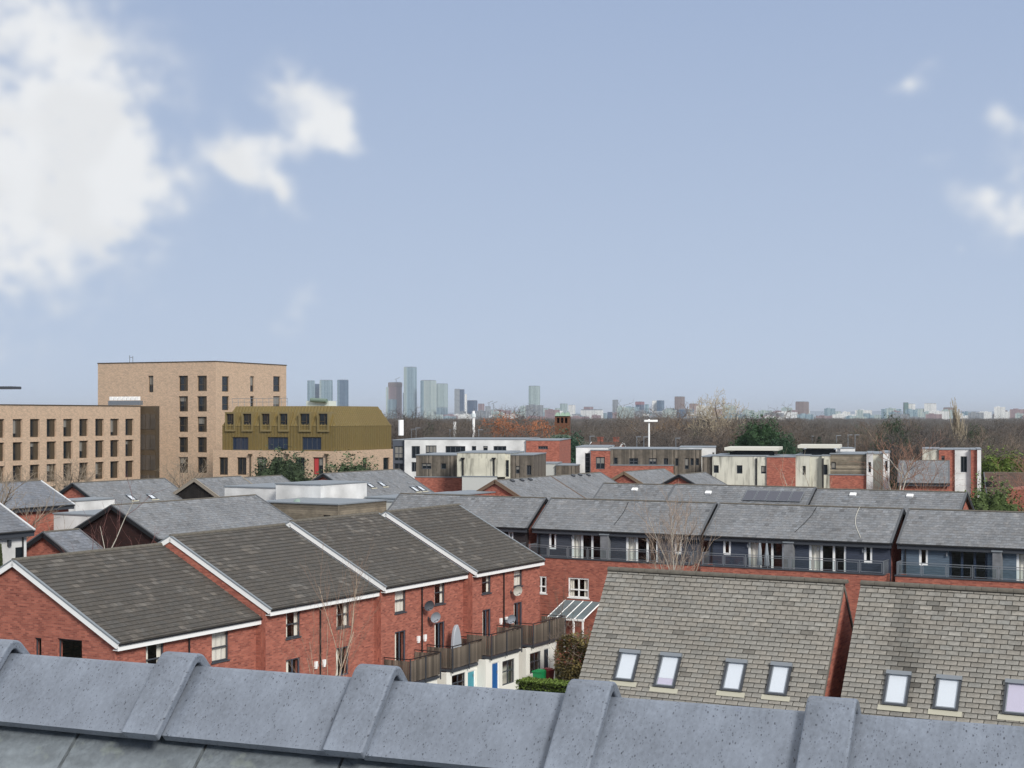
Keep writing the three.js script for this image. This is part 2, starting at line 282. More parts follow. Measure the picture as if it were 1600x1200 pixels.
// ---------------------------------------------------------------- roof in front: ridge tiles and slates
{
  const f = plane(-1.03, 3.175, 22.5 * deg); f.pos.y = H - .5;
  const t = thing('slate_roof', 'blue-grey slate roof with collared clay ridge tiles across the foreground', 'roof', f);
  const sp = texture(1024, 1024, (x, y) => { const n = fb(x / 1024, y / 1024, 5, 5, 31), m = fb(x / 1024, y / 1024, 64, 3, 32), p = fb(x / 1024, y / 1024, 3, 3, 36); let k = 200 + n * 62 + m * 34; let rr = k * .93, gg = k * .97, bb = k * 1.025; if (p > .1) { rr += 20 * Math.min(1, (p - .1) * 8); bb += 6; } return [rr, gg, bb]; });
  const d = sp.image.data, R = rng(71);                                  // dark firing specks
  for (let i = 0; i < 5200; i++) { const cx = R() * 1024, cy = R() * 1024, s = .7 + R() * R() * 2.6, k = .55 + R() * .38; for (let y = -5; y <= 5; y++) for (let x = -5; x <= 5; x++) if (x * x * .6 + y * y < s * s) { const q = (((cy + y + 1024) & 1023) * 1024 + ((cx + x + 1024) & 1023)) * 4; d[q] *= k; d[q + 1] *= k; d[q + 2] *= k * 1.02; } }
  rep(sp, 2.1, 2.1);
  const clay = M('#a0a3a9', .3, { map: sp, bumpMap: cl(grainB, 5, 5), bumpScale: .0006 });
  const prof = (off, leg, th) => {                                       // inverted V with a rounded crest, in the plane across the ridge
    const p = 46 * deg, out = [], inn = [], c = Math.cos(p), s = Math.sin(p), rad = .014 + off * .75;
    const arc = (r, n, cy) => { const a = []; for (let i = 0; i <= n; i++) { const k = Math.PI / 2 + (p) - 2 * p * i / n; a.push([Math.cos(k) * r, cy + Math.sin(k) * r]); } return a; };
    const cy = -.014 + off * .25; const o1 = arc(rad, 8, cy), i1 = arc(rad - th, 8, cy);
    const ext = (q, sg) => [q[0] + sg * c * leg, q[1] - s * leg];
    out.push(ext(o1[0], -1), ...o1, ext(o1[8], 1)); inn.push(ext(i1[8], 1), ...i1.slice().reverse(), ext(i1[0], -1));
    return new THREE.Shape([...out, ...inn].map(q => new THREE.Vector2(q[0], q[1])));
  };
  const ex = (sh, L, b) => { const g = new THREE.ExtrudeGeometry(sh, { depth: L - 2 * b, bevelEnabled: true, bevelThickness: b, bevelSize: b, bevelOffset: -b, bevelSegments: 3, curveSegments: 4 }); g.translate(0, 0, b); g.rotateY(Math.PI / 2); return g; };
  const xs = [-.485, -.035, .4275, .8656, 1.298, 1.726, 2.155];
  for (let i = 0; i < xs.length - 1; i++) {
    const a = xs[i], b = xs[i + 1], body = ex(prof(0, .156, .017), b - a - .012, .003), col = ex(prof(.027, .172, .019), .082, .0045);
    col.translate(b - a - .069, .0, 0); const g = mergeGeometries([body.toNonIndexed ? body : body, col]);
    const m = part(t, 'ridge_tile', g, clay); m.position.set(a, (R() - .5) * .006, (R() - .5) * .008); m.rotation.y = (R() - .5) * .012;
  }
  const slateTx = texture(512, 512, (x, y) => { const n = fb(x / 512, y / 512, 4, 6, 41), l = fb(x / 512 * .5, y / 512, 14, 4, 42), li = fb(x / 512, y / 512, 9, 4, 43); let k = 126 + n * 60 + l * 55; const y2 = li > .17 ? 14 * Math.min(1, (li - .17) * 9) : 0; return [k * .92 + y2, k * .97 + y2, k * 1.0 + y2 * .55]; });
  const sl = M('#f4f6fa', .5, { map: rep(slateTx, 2.2, 2.2), bumpMap: cl(grainB, 3, 3), bumpScale: .004 });
  const p = 45 * deg;
  for (const back of [0, 1]) {
    const s = part(t, 'roof_slope', new Q().box(-6, 7, -.12, -.012, 0, 7), deckM); s.position.set(back ? 1 : 0, -.06, 0); s.rotation.set(back ? -p : p, back ? Math.PI : 0, 0);
    const far = new Q();
    for (let k = 0; k < 34; k++) for (let i = 0; i < 43; i++) {
      const x = -6 + i * .3 + (k % 2) * .15 - .09, z = .06 + k * .2;
      const q = (!back && k < 4 && x > -1.9 && x < 2.4) ? new Q() : far;
      tileInto(q, q === far ? x + .003 : 0, q === far ? z : 0, .293, .215, .012 + R() * .003, (R() - .5) * .003);
      if (q !== far) { const m = part(s, 'slate', q, sl); m.position.set(x + .003, (R() - .5) * .002, z); m.rotation.y = (R() - .5) * .008; }
    }
    const m = part(s, 'slates', far, sl); m.userData.kind = 'stuff';
  }
  const w = new Q().box(-5.9, 6.9, GY - H + .5, -4.9, -4.6, 4.6); part(t, 'wall', w, brickRed);
}

// ---------------------------------------------------------------- steep tiled houses with skylights
const lich = (x, z, k) => PN.noise(x * .55 + k, z * .6, k * 3.1), fine = (x, z, k) => PN.noise(x * 2.3 + k, z * 2.1, k);
function skylight(t, f, half, ry, p, tl, tr, bl, o = {}) {
  const a = onSlope(f, half, ry, p, ...tl), b = onSlope(f, half, ry, p, ...tr), c = onSlope(f, half, ry, p, ...bl);
  const x0 = (a[0] + c[0]) / 2, w = b[0] - a[0], s0 = a[1], h = c[1] - a[1];
  const g = new THREE.Group(); g.name = 'skylight'; g.position.set(0, ry, -half); g.rotation.x = p; t.add(g);
  const q = new Q(), fw = .06, y = .1; q.box(x0, x0 + fw, -.02, y, s0 + .11, s0 + h).box(x0 + w - fw, x0 + w, -.02, y, s0 + .11, s0 + h).box(x0 + fw, x0 + w - fw, -.02, y - .01, s0 + h - fw, s0 + h - .001);
  part(g, 'frame', q, darkMetal); part(g, 'hood', new Q().box(x0 - .01, x0 + w + .01, -.02, y + .035, s0, s0 + .12), greyMetal);
  part(g, 'inner_frame', new Q().box(x0 + fw, x0 + fw + .03, .0, y - .02, s0 + .12, s0 + h - fw).box(x0 + w - fw - .03, x0 + w - fw, 0, y - .02, s0 + .12, s0 + h - fw).box(x0 + fw + .03, x0 + w - fw - .03, 0, y - .021, s0 + h - fw - .035, s0 + h - fw - .002), greyMetal);
  const P = (X, Y, Z) => [X, Y, Z], X0 = x0 + fw + .03, X1 = x0 + w - fw - .03, S0 = s0 + .12, S1 = s0 + h - fw - .035;
  part(g, 'pane', new Q().quad(P(X0, y - .03, S1), P(X1, y - .03, S1), P(X1, y - .03, S0), P(X0, y - .03, S0)), glass);
  const sp = S0 + (S1 - S0) * (1 - (o.open ?? 0));
  part(g, 'blind', new Q().quad(P(X0, .05, sp), P(X1, .05, sp), P(X1, .05, S0), P(X0, .05, S0)), o.all ? lavM : blindM);
  if (o.open) part(g, 'blind', new Q().quad(P(X0, .045, S1), P(X1, .045, S1), P(X1, .045, sp), P(X0, .045, sp)), lavM, 'lavender lower blind');
  part(g, 'flashing', new Q().box(x0 - .12, x0 + w + .12, .034, .046, s0 + h + .004, s0 + h + .16), M('#b3b0a0', .8));
  return [x0 - .02, x0 + w + .02, s0 - .02, s0 + h + .03];
}
for (const [k, r0, r1, sky, label] of [
  [0, -21.6, -13.68, [[[969, 1016], [1000, 1019], [961, 1064]], [[1034, 1021], [1066, 1024], [1023, 1074], { open: .24 }], [[1137, 1031], [1169, 1033.5], [1127, 1080]], [[1207, 1036], [1239, 1039], [1197, 1086]]], 'steep grey tiled house with four small skylights, one half lavender'],
  [1, -13.1, -4.6, [[[1386, 1049], [1424, 1052], [1380, 1102]], [[1464, 1056], [1503, 1059], [1459, 1109]], [[1572, 1063], [1650, 1069], [1567, 1117], { all: 1 }]], 'steep grey tiled house streaked dark, with a wide lavender skylight']]) {
  const half = 3.6, rise = half * Math.tan(56.5 * deg), ridgeY = 11.42, eave = ridgeY - .13 - rise, f = frRW(r0, 45.1 - half, A);
  const tn = (x, z, R) => { const st = k ? Math.max(0, PN.noise(x * 1.1, z * .16, 4)) * .5 + Math.max(0, fine(x, z * .3, 8)) * .22 : Math.max(0, -lich(x, z, 2)) * .18; return (.94 + (R() - .5) * .11) - st + (R() < .03 ? -.3 : 0); };
  const p = Math.atan2(rise, half), tmp = { name: 0 };
  const dummy = new THREE.Group(), hs = [];
  const t = gabled('tiled_house', label, null, f, { len: r1 - r0, half, eave, rise, gable: brickRed, wall: brickRed, over: .25, vo: .035, seed: 5 + k, ridge: { each: 1, mat: ridgeM }, fascia: { mat: whitePaint },
    roof: { w: .375, g: .155, th: .04, gap: .026, mat: tileGrey, tone: tn, warm: .012, single: [14, 30, .1, 8.3], holes: sky.map(s => { const a = onSlope(f, half, ridgeY, p, ...s[0]), b = onSlope(f, half, ridgeY, p, ...s[1]), c = onSlope(f, half, ridgeY, p, ...s[2]); const x0 = (a[0] + c[0]) / 2; return [x0 - .05, x0 + b[0] - a[0] + .05, a[1] - .05, c[1] + .04]; }) } });
  for (const s of sky) skylight(t, f, half, t.ry, t.pitch, s[0], s[1], s[2], s[3]);
}

// ---------------------------------------------------------------- brick terrace with balconies
const rowR = [-50.06, -49.5, -49.1, -48.5], rowW = [45.75, 54.8, 63.6, 71.7, 79.6], rowDrop = [6.16, 5.75, 5.58, 5.5];
const HALF = 5.75, RISE = 2.96, rowF = [];
const rowWin = [
  [[228, 1002, 256, 1052, 'w'], [331, 984, 357, 1033, 'w']],
  [[447, 949, 469, 996, 'w'], [526, 935, 546, 980, 'w'], [447, 1029, 469, 1072, 'd'], [525, 1011, 545, 1056, 'd']],
  [[617, 914, 634, 957, 'w'], [679, 903, 695, 944, 'w'], [617, 986, 634, 1040, 'd'], [679, 972, 695, 1019, 'd']],
  [[753, 889, 767, 927, 'w'], [803, 879, 816, 916, 'w'], [754, 952, 767, 997, 'd'], [803, 941, 816, 984, 'd']]];
const rowLabel = ['red brick house with white-trimmed gable and small gable windows', 'red brick house behind the slender pale birch', 'red brick house with the silver covered board on its balcony', 'red brick house with blue front door, end of the terrace'];
const frameBlue = M('#4a5260', .45);
for (let i = 0; i < 4; i++) {
  const f = frRW(rowR[i] + HALF, rowW[i], AU), len = rowW[i + 1] - rowW[i] - .01, eave = H - rowDrop[i] - RISE - .13; rowF.push(f);
  const hs = rowWin[i].map(w => [...f.rect(w[0], w[1], w[2], w[3]), w[4]]);
  const lh = i ? [] : [[-HALF + 1.15, -HALF + 1.55, eave - 1.15, eave - .15], [-HALF + 2.5, -HALF + 3.9, eave - 1.25, eave - .08]];
  const tn = (x, z, R) => { const l = lich(x, z, i * 2 + 1), l2 = fine(x, z, i + 3); return .82 + (R() - .5) * .16 + (l > .12 && l2 > -.05 && R() < .45 ? .22 + R() * .42 : 0) + (z < 1.6 && R() < .25 ? .25 : 0); };
  const t = gabled('brick_house', rowLabel[i], 'brick terrace houses', f, { len, half: HALF, eave, rise: RISE, wall: brickRed, gable: i ? brickRed : brickRed, over: .32, vo: i ? .02 : .14, seed: 20 + i, ridge: { each: 1, mat: ridgeM }, barge: { mat: whitePaint }, fascia: { mat: whitePaint }, holes: hs.map(h => h.slice(0, 4)), lholes: lh,
    roof: { w: .33, g: .29, th: .032, gap: .006, mat: tileBrown, tone: tn, warm: .03, single: i < 2 ? [0, 16] : null } });
  for (const h of hs) windowIn(t, h.slice(0, 4), 0, h[4] === 'w' ? { frame: anth, rows: [.45], cur: Math.round(h[0] * 3) % 2 ? 2 : 3, sill: true } : { frame: frameBlue, cols: 2, name: 'french_door', cur: 1 });  // full-width curtains are added to lighten panes, standing in for reflected sky
  if (!i) for (const h of lh) { const g = windowIn(t, h, 0, { frame: anth, cols: 1, rec: .1 }); const z = g.position.x; g.rotation.y = -Math.PI / 2; g.position.set(.1, h[2], h[0]); }
  pipe(t, f.t([294, 499, 658, 786][i]), GY, eave - .1, .07);
  for (const sx of [-.32, .32]) { const q = new Q().box(-.11, .11, 0, .26, 0, .09).box(-.08, .08, -.09, 0, .005, .08); const a = part(t, 'alarm_box', q, whitePaint); a.position.set(f.t([294, 499, 658, 786][i]) + sx, eave - 3.25, .003); }
}
function dish(px, py, f, r, m, label) {
  const t = thing('satellite_dish', label, 'dish', null, 'satellite dishes on the terrace'); t.position.copy(f.pos); t.rotation.y = f.rot;
  const x = f.t(px), y = f.y(px, py), pts = []; for (let i = 0; i <= 6; i++) pts.push(new THREE.Vector2(r * i / 6 + .001, .16 * r * (i / 6) ** 2 * 2));
  const inner = new THREE.Group(); inner.position.set(x, y, .42); inner.name = 'dish_head'; inner.rotation.set(.25, -.5, 0); t.add(inner);
  const g = new THREE.LatheGeometry(pts, 20); g.rotateX(Math.PI / 2); const d = part(inner, 'reflector', g, m); m.side = THREE.DoubleSide;
  part(inner, 'feed_arm', new Q().tube([0, -r * .9, 0], [0, -r * .2, r * 1.1], .012, .012, 6, true).box(-.03, .03, -r * .25, -r * .1, r * 1.05, r * 1.25), darkMetal);
  part(t, 'wall_bracket', new Q().tube([x, y, .42], [x, y - .12, .2], .02, .02, 6).tube([x, y - .12, .2], [x, y - .12, 0], .02, .02, 6).box(x - .06, x + .06, y - .22, y - .02, 0, .02), darkMetal);
}
dish(659, 945, rowF[2], .29, M('#4b4e55', .5), 'dark grey satellite dish high beside the downpipe of the board house');
dish(669, 963, rowF[2], .3, M('#8d939c', .5), 'mid grey satellite dish below a darker one on red brick');
dish(798, 922, rowF[3], .3, M('#b5b2aa', .5), 'pale beige satellite dish on the end terrace house');
dish(788, 966, rowF[3], .28, M('#868c96', .5), 'grey satellite dish low on the end terrace house');
// ground floor porches with timber balconies above
const boardG = [0, 1, 2, 3].map(i => { const q = new Q(), k = .55 + i * .22; q.col = [k, k, k]; q.box(0, .118, 0, 1.06, 0, .025); return q.build(); });
const boardM = M('#c4b9ae', .9, { vertexColors: true, map: cl(timberT, .8, .35) });
const doorTeal = M('#3f8c9c', .5), doorBlue = M('#1f5a9a', .5), doorDark = M('#22303c', .5), porchW = M('#e6e5de', .8);
for (const [hi, pa, pb, fy, lab, plab, wins] of [
  [2, 640, 687, 2.95, 'weathered timber balcony partly behind the foreground ridge', 'white porch largely hidden by the foreground ridge', []],
  [2, 706, 757, 3.06, 'weathered timber balcony with the silver covered board', 'white porch with teal front door', [[706, 1053, 727, 1082, 'w'], [731, 1048, 743, 1086, 't']]],
  [3, 767, 814, 3.36, 'weathered timber balcony above the blue front door', 'white porch with blue front door', [[769, 1035, 780, 1080, 'b'], [785, 1031, 804, 1069, 'w']]],
  [3, 832, 882, 3.36, 'weathered timber balcony at the end of the terrace', 'white porch with dark door beside the green and red bins', [[828, 1019, 845, 1051, 'w'], [850, 1013, 859, 1060, 'k']]]]) {
  const ff = rowF[hi].off(0, 1.6), x0 = ff.t(pa), x1 = ff.t(pb), n = Math.floor((x1 - x0) / .135);
  const t = thing('balcony', lab, 'balcony', ff, 'timber balconies on the brick terrace');
  part(t, 'floor', new Q().box(x0, x1, fy - .14, fy, -1.58, .0), darkMetal);
  part(t, 'rail', new Q().box(x0 - .03, x1 + .03, fy + 1.2, fy + 1.24, -.03, .04).box(x0 - .03, x0 + .03, fy + 1.2, fy + 1.24, -1.55, -.031).box(x1 - .03, x1 + .03, fy + 1.2, fy + 1.24, -1.55, -.031), blackMetal);
  for (const x of [x0, (x0 + x1) / 2, x1]) part(t, 'post', new Q().box(x - .03, x + .03, fy - .2, fy + 1.2, .027, .075), darkMetal);
  const R = rng(pa);
  for (let i = 0; i < n; i++) { const b = part(t, 'board', boardG[Math.floor(R() * 4)], boardM); b.position.set(x0 + .02 + i * (x1 - x0 - .04) / n, fy + .06 + (R() - .5) * .02, 0); }
  for (const e of [0, 1]) for (let i = 0; i < 11; i++) { const b = part(t, 'board', boardG[Math.floor(R() * 4)], boardM); b.rotation.y = Math.PI / 2; b.position.set(e ? x1 - .03 : x0 + .005, fy + .06, -.02 - i * .14); }
  // porch
  const pf = ff.off(0, -.12), a = x0 + (pa === 832 ? -.55 : -.35), b = pf.t(pb) - (pa === 832 ? 1.25 : .25), hs = wins.map(w => pf.rect(w[0], w[1], w[2], w[3]).map((v, i) => i === 2 ? Math.max(v, GY + .05) : v));
  const wA = Math.min(a, ...hs.map(h => h[0] - .2)), wB = Math.max(b, ...hs.map(h => h[1] + .2));
  const pt = thing('porch', plab, 'porch', pf);
  part(pt, 'front_wall', wallGeo(rectPts(wA, wB, GY, fy - .15), hs, .2), porchW);
  part(pt, 'side_wall', new Q().box(wA, wA + .2, GY, fy - .15, -1.46, -.205), porchW); part(pt, 'side_wall', new Q().box(wB - .2, wB, GY, fy - .15, -1.46, -.205), porchW);
  wins.forEach((w, i) => { const h = hs[i]; if (w[4] === 'w') windowIn(pt, h, 0, { frame: anth, cols: 2, rows: [.55], cur: 0 }); else { const g = windowIn(pt, h, 0, { frame: whitePaint, name: 'door', rec: .06 }); part(g, 'door_leaf', new Q().box(.05, h[1] - h[0] - .05, .03, h[3] - h[2] - .06, -.045, -.012), w[4] === 't' ? doorTeal : w[4] === 'b' ? doorBlue : doorDark); part(g, 'handle', new Q().box(h[1] - h[0] - .18, h[1] - h[0] - .14, .95, 1.1, -.01, .03), greyMetal); } });
}
{ // covered board standing on the second balcony
  const f = rowF[2].off(0, .75), x = f.t(714), y0 = 3.07, sh = new THREE.Shape(); sh.moveTo(-.36, 0); sh.lineTo(.36, 0); sh.bezierCurveTo(.44, .8, .36, 1.6, .05, 1.98); sh.bezierCurveTo(-.3, 2.0, -.46, 1.0, -.36, 0);
  const t = thing('covered_board', 'upright silver grey covered board standing on a timber balcony', 'board', f);
  const g = new THREE.ExtrudeGeometry(sh, { depth: .1, bevelEnabled: true, bevelSize: .05, bevelThickness: .05, bevelSegments: 4 }); const m = part(t, 'cover', g, M('#a4aab2', .4)); m.position.set(x, y0 + .05, -.1);
  const e = part(t, 'hem', new THREE.ExtrudeGeometry((() => { const s = new THREE.Shape(); s.moveTo(-.4, 0); s.lineTo(.4, 0); s.lineTo(.42, .5); s.lineTo(-.43, .42); return s; })(), { depth: .24, bevelEnabled: true, bevelSize: .02, bevelThickness: .02 }), M('#d6d8da', .6)); e.position.set(x, y0 + .03, -.17);
}
function bin(px, z, c, label) { const f = fr(px, z, A), t = thing('wheelie_bin', label, 'bin', f), m = M(c, .5); const q = new Q(); q.quad([-.24, .1, .24], [.24, .1, .24], [.29, .95, .3], [-.29, .95, .3]).quad([.24, .1, -.24], [-.24, .1, -.24], [-.29, .95, -.33], [.29, .95, -.33]).quad([.24, .1, .24], [.24, .1, -.24], [.29, .95, -.33], [.29, .95, .3]).quad([-.24, .1, -.24], [-.24, .1, .24], [-.29, .95, .3], [-.29, .95, -.33]); const b = part(t, 'body', q, m); b.position.y = GY; const l = part(t, 'lid', new Q().box(-.31, .31, .96, 1.04, -.36, .34).box(-.2, .2, 1.04, 1.08, -.3, .2), m); l.position.y = GY; for (const s of [-.25, .25]) { const w = part(t, 'wheel', new THREE.CylinderGeometry(.1, .1, .05, 14).rotateZ(Math.PI / 2), blackMetal); w.position.set(s, GY + .1, -.28); } t.position.y = .45; }
bin(843, 85.2, '#17864f', 'green wheelie bin by the white porch'); bin(855, 85.6, '#7d1f2b', 'dark red wheelie bin by the white porch');

// ---------------------------------------------------------------- slate houses with clad upper storey and balcony
const sTone = (a) => (x, z, R) => .92 + (R() - .5) * .22 + PN.noise(x * .5 + a, z * .5, a) * .16 + PN.noise(x * 2.2, z * .35, a + 4) * .12 + (R() < .04 ? -.22 : 0) + (z < .4 && R() < .3 ? .25 : 0);
const cladT = texture(256, 512, (x, y) => { const k = (y % 32) < 2 ? 110 : 205 + fb(x / 256 * .2, y / 512, 32, 3, 51) * 60; return [k, k, k]; }), cladB = texture(4, 512, (x, y) => { const k = (y % 32) / 32 * 200; return [k, k, k]; }, false);
const clad = c => M(c, .7, { map: rep(cladT, .4, 1 / 2.4), bumpMap: rep(cladB, .4, 1 / 2.4), bumpScale: .015 });
const railGlass = new THREE.MeshPhysicalMaterial({ color: hex('#dfe9ea'), roughness: .03, transmission: 1, thickness: 0 });
const leanGlass = new THREE.MeshPhysicalMaterial({ color: hex('#8fa3aa'), roughness: .06, transmission: .55, thickness: 0 });
const EAVE2 = 9.2 - .1, FL2 = 6.8;
function slateHouse(r0, r1, cm, label, wins, low, pier, doorFrame = upvc) {
  const half = 2.4, f = frRW(r0, 88.65, A), len = r1 - r0, hs = wins.map(w => f.rect(w[0], w[1], w[2], w[3]).map((v, i) => i === 2 && w[4] !== 's' ? FL2 + .03 : v));
  const t = gabled('slate_house', label, 'slate houses with clad upper floors', f, { len, half, eave: EAVE2, rise: 1.66, base: FL2 - .1, wall: cm, gable: brickRed, over: .34, vo: .16, seed: Math.round(r0 * -3), holes: hs, ridge: { mat: ridgeM, r: .07 }, barge: { mat: blackMetal, trim: M('#55585d', .6) }, fascia: { mat: darkMetal },
    roof: { w: .3, g: .24, th: .014, gap: .006, mat: slateGrey, tone: sTone(r0), warm: -.01, name: 'slate' }, frontName: 'clad_wall' });
  wins.forEach((w, i) => windowIn(t, hs[i], 0, w[4] === 's' ? { frame: upvc, fw: .13, rec: .02, cur: 0 } : { frame: w[4] === 'k' ? blueGlass : doorFrame, fw: .14, cols: 3, rec: .05, name: 'patio_door', cur: w[4] === 'k' ? 0 : 1 }));
  const bf = 1.35;                                                   // lower brick storeys stand forward under the balcony
  const lf = f.off(0, bf), lh = low.map(w => lf.rect(w[0], w[1], w[2], w[3]));
  const lw = part(t, 'brick_wall', wallGeo(rectPts(0, len, GY, FL2 + .38), lh, .3), brickRed); lw.position.z = bf;
  for (const h of lh) windowIn(t, h, bf, { frame: upvc, fw: .09, cols: 2, rows: [.4], sill: true, cur: 2, rec: .04 });
  part(t, 'side_wall', new Q().box(.001, .3, GY, FL2 + .38, -2 * half + .3, bf - .301), brickRed); part(t, 'side_wall', new Q().box(len - .3, len - .001, GY, FL2 - .101, -2 * half + .3, -.003), brickRed); part(t, 'side_wall', new Q().box(len - .3, len - .001, GY, FL2 + .38, -.002, bf - .301), brickRed);
  part(t, 'back_wall', new Q().box(0, len, GY, FL2 - .101, -2 * half, -2 * half + .299), brickRed); part(t, 'floor', new Q().box(.31, len - .31, FL2 - .3, FL2 - .16, -2 * half + .31, bf - .31), roomM); part(t, 'floor', new Q().box(.31, len - .31, GY + 2.6, GY + 2.8, -2 * half + .31, bf - .31), roomM); part(t, 'partition', new Q().box(.31, len - .31, GY + 2.81, FL2 - .31, -2.2, -2.1), roomM);
  part(t, 'balcony_floor', new Q().box(.3, len - .3, FL2 - .15, FL2, .0, bf - .3), leadM);
  part(t, 'coping', new Q().box(-.04, len + .04, FL2 + .381, FL2 + .45, bf - .32, bf + .05), anth);
  const rail = new Q(), y0 = FL2 + .45; rail.box(.05, len - .05, y0 + .72, y0 + .76, bf - .16, bf - .12);
  const np = 8; for (let i = 0; i <= np; i++) { const x = .07 + (len - .14) * i / np; rail.box(x - .02, x + .02, y0, y0 + .72, bf - .16, bf - .12); }
  for (const x of [.05, len - .09]) for (let i = 0; i < 9; i++) rail.box(x, x + .02, y0 - .3, y0 + .72, bf - .3 - i * .12, bf - .28 - i * .12);
  rail.box(.05, .09, y0 + .72, y0 + .76, .02, bf - .161).box(len - .09, len - .05, y0 + .72, y0 + .76, .02, bf - .161);
  part(t, 'railing', rail, greyMetal);
  for (let i = 0; i < np; i++) { const x = .07 + (len - .14) * i / np; const xe = x + (len - .14) / np; part(t, 'glass_panel', new Q().quad([x + .1, y0 + .1, bf - .14], [xe - .1, y0 + .1, bf - .14], [xe - .1, y0 + .6, bf - .14], [x + .1, y0 + .6, bf - .14]), railGlass); part(t, 'panel_frame', new Q().box(x + .07, x + .1, y0 + .07, y0 + .63, bf - .155, bf - .125).box(xe - .1, xe - .07, y0 + .07, y0 + .63, bf - .155, bf - .125).box(x + .1, xe - .1, y0 + .07, y0 + .1, bf - .155, bf - .125).box(x + .1, xe - .1, y0 + .6, y0 + .63, bf - .155, bf - .125), greyMetal); }
  const [pa, pb] = pier.map(p => f.t(p)); part(t, 'dividing_pier', new Q().box(pa, pb, FL2, EAVE2 - .35, .003, .4), M('#8b8d92', .9, { map: cl(noiseT, .5, .5) })); part(t, 'pier_cap', new Q().box(pa - .05, pb + .05, EAVE2 - .349, EAVE2 - .27, .003, .48), leadM);
  for (const u of [.23, .62, .86]) { const l = part(t, 'wall_light', new Q().tube([0, 0, 0], [0, .22, 0], .05, .05, 8, true).box(-.02, .02, .08, .14, -.1, 0), greyMetal); l.position.set(len * u, EAVE2 - .75, .1); }
  pipe(t, .25, FL2, EAVE2 - .15, .06);
  return t;
}
const cA = clad('#3c3638'), cB = clad('#565c69'), cC = clad('#4d566a'), cD = clad('#74879a');
slateHouse(-60.2, -48.6, cA, 'slate-roofed house with brown-black cladding, mostly behind the terrace', [[794, 829, 802, 845, 's']], [], [700, 712]);
slateHouse(-47.85, -36.15, cB, 'slate-roofed charcoal-clad house behind the white-barked birch', [[858, 831, 869, 858, 's'], [893, 830, 941, 876, 'd'], [978, 832, 1028, 879, 'd'], [1054, 839, 1065, 866, 's']], [[836, 900, 854, 927, 'w'], [888, 903, 920, 934, 'w']], [942, 954]);
slateHouse(-35.56, -24.07, cC, 'slate-roofed navy-clad house with two white patio doors and loose roof cable', [[1130, 841, 1142, 867, 's'], [1169, 839, 1225, 887, 'd'], [1264, 842, 1322, 892, 'd'], [1350, 851, 1363, 880, 's']], [], [1228, 1242]);
slateHouse(-23.4, -11.8, cD, 'slate-roofed slate-blue-clad house with dark patio door frames', [[1436, 855, 1450, 884, 's'], [1483, 854, 1543, 905, 'k'], [1588, 862, 1645, 912, 'd']], [], [1553, 1567]);
for (const [px, l] of [[1187, 'folded grey parasol beside the patio door of the navy-clad house'], [1198, 'second folded grey parasol, next to the door edge of the navy-clad house']]) { const f = frRW(-35.56, 88.0, A), t = thing('folded_parasol', l, 'parasol', f), x = f.t(px); part(t, 'canopy', new Q().tube([x, FL2 + .55, 0], [x, FL2 + 1.9, 0], .2, .05, 8, true), M('#8b929a', .9)); part(t, 'pole', new Q().tube([x, FL2, 0], [x, FL2 + 2.05, 0], .025, .025, 6, true), darkMetal); part(t, 'base', new Q().tube([x, FL2, 0], [x, FL2 + .08, 0], .25, .22, 10, true), darkMetal); }
{ // loose cables lying on slate slopes
  const half = 2.4, f2 = frRW(-35.56, 88.65, A), f1 = frRW(-47.85, 88.65, A), ry = EAVE2 + 1.66 + .13, p = Math.atan2(1.66, half);
  const cab = (f, pts, m, label) => { const w = pts.map(([px, py]) => { const [x, s] = onSlope(f, half, ry, p, px, py); return V(x, ry - Math.sin(p) * s + .03, -half + Math.cos(p) * s + .02); }); single('roof_cable', new THREE.TubeGeometry(new THREE.CatmullRomCurve3(w), 24, .018, 5), m, label, 'cable', f); };
  cab(f2, [[1344, 792], [1338, 806], [1337, 820], [1345, 841]], M('#c9c6bc', .8), 'pale cable hanging down the slate roof of the navy-clad house');
  cab(f2, [[1277, 791], [1268, 806], [1255, 820], [1242, 832]], blackMetal, 'dark cable curving down the slate roof of the navy-clad house');
  cab(f1, [[982, 785], [975, 800], [968, 810], [960, 820]], blackMetal, 'dark cable on the slate roof behind the birch');
}
{ // lean-to conservatory at the foot of the charcoal-clad house
  const f = frRW(-47.85, 87.3, A), x0 = f.t(884), x1 = f.t(940), t = thing('conservatory', 'white framed glass lean-to against the red brick wall', 'conservatory', f), yT = 4.5, yB = 3.5, d = 1.7;
  const n = 4, q = new Q(); for (let i = 0; i <= n; i++) { const x = x0 + (x1 - x0) * i / n; q.tube([x, yT, .05], [x - .5, yB, d], .045, .045, 4); part(t, 'post', new Q().box(x - .55, x - .45, GY, yB, d - .05, d + .05), upvc); }
  q.box(x0 - .6, x1 - .4, yB - .06, yB + .06, d - .04, d + .06); part(t, 'rafters', q, upvc);
  for (let i = 0; i < n; i++) { const a = x0 + (x1 - x0) * i / n, b = x0 + (x1 - x0) * (i + 1) / n; part(t, 'roof_pane', new Q().quad([a - .46, yB + .02, d], [b - .54, yB + .02, d], [b - .04, yT + .02, .06], [a + .04, yT + .02, .06]), leanGlass); part(t, 'pane', new Q().quad([a - .44, 1.4, d], [b - .56, 1.4, d], [b - .56, yB - .07, d], [a - .44, yB - .07, d]), glass); }
  part(t, 'dwarf_wall', new Q().box(x0 - .6, x1 - .4, GY, 1.4, d - .1, d + .1), brickRed);
}

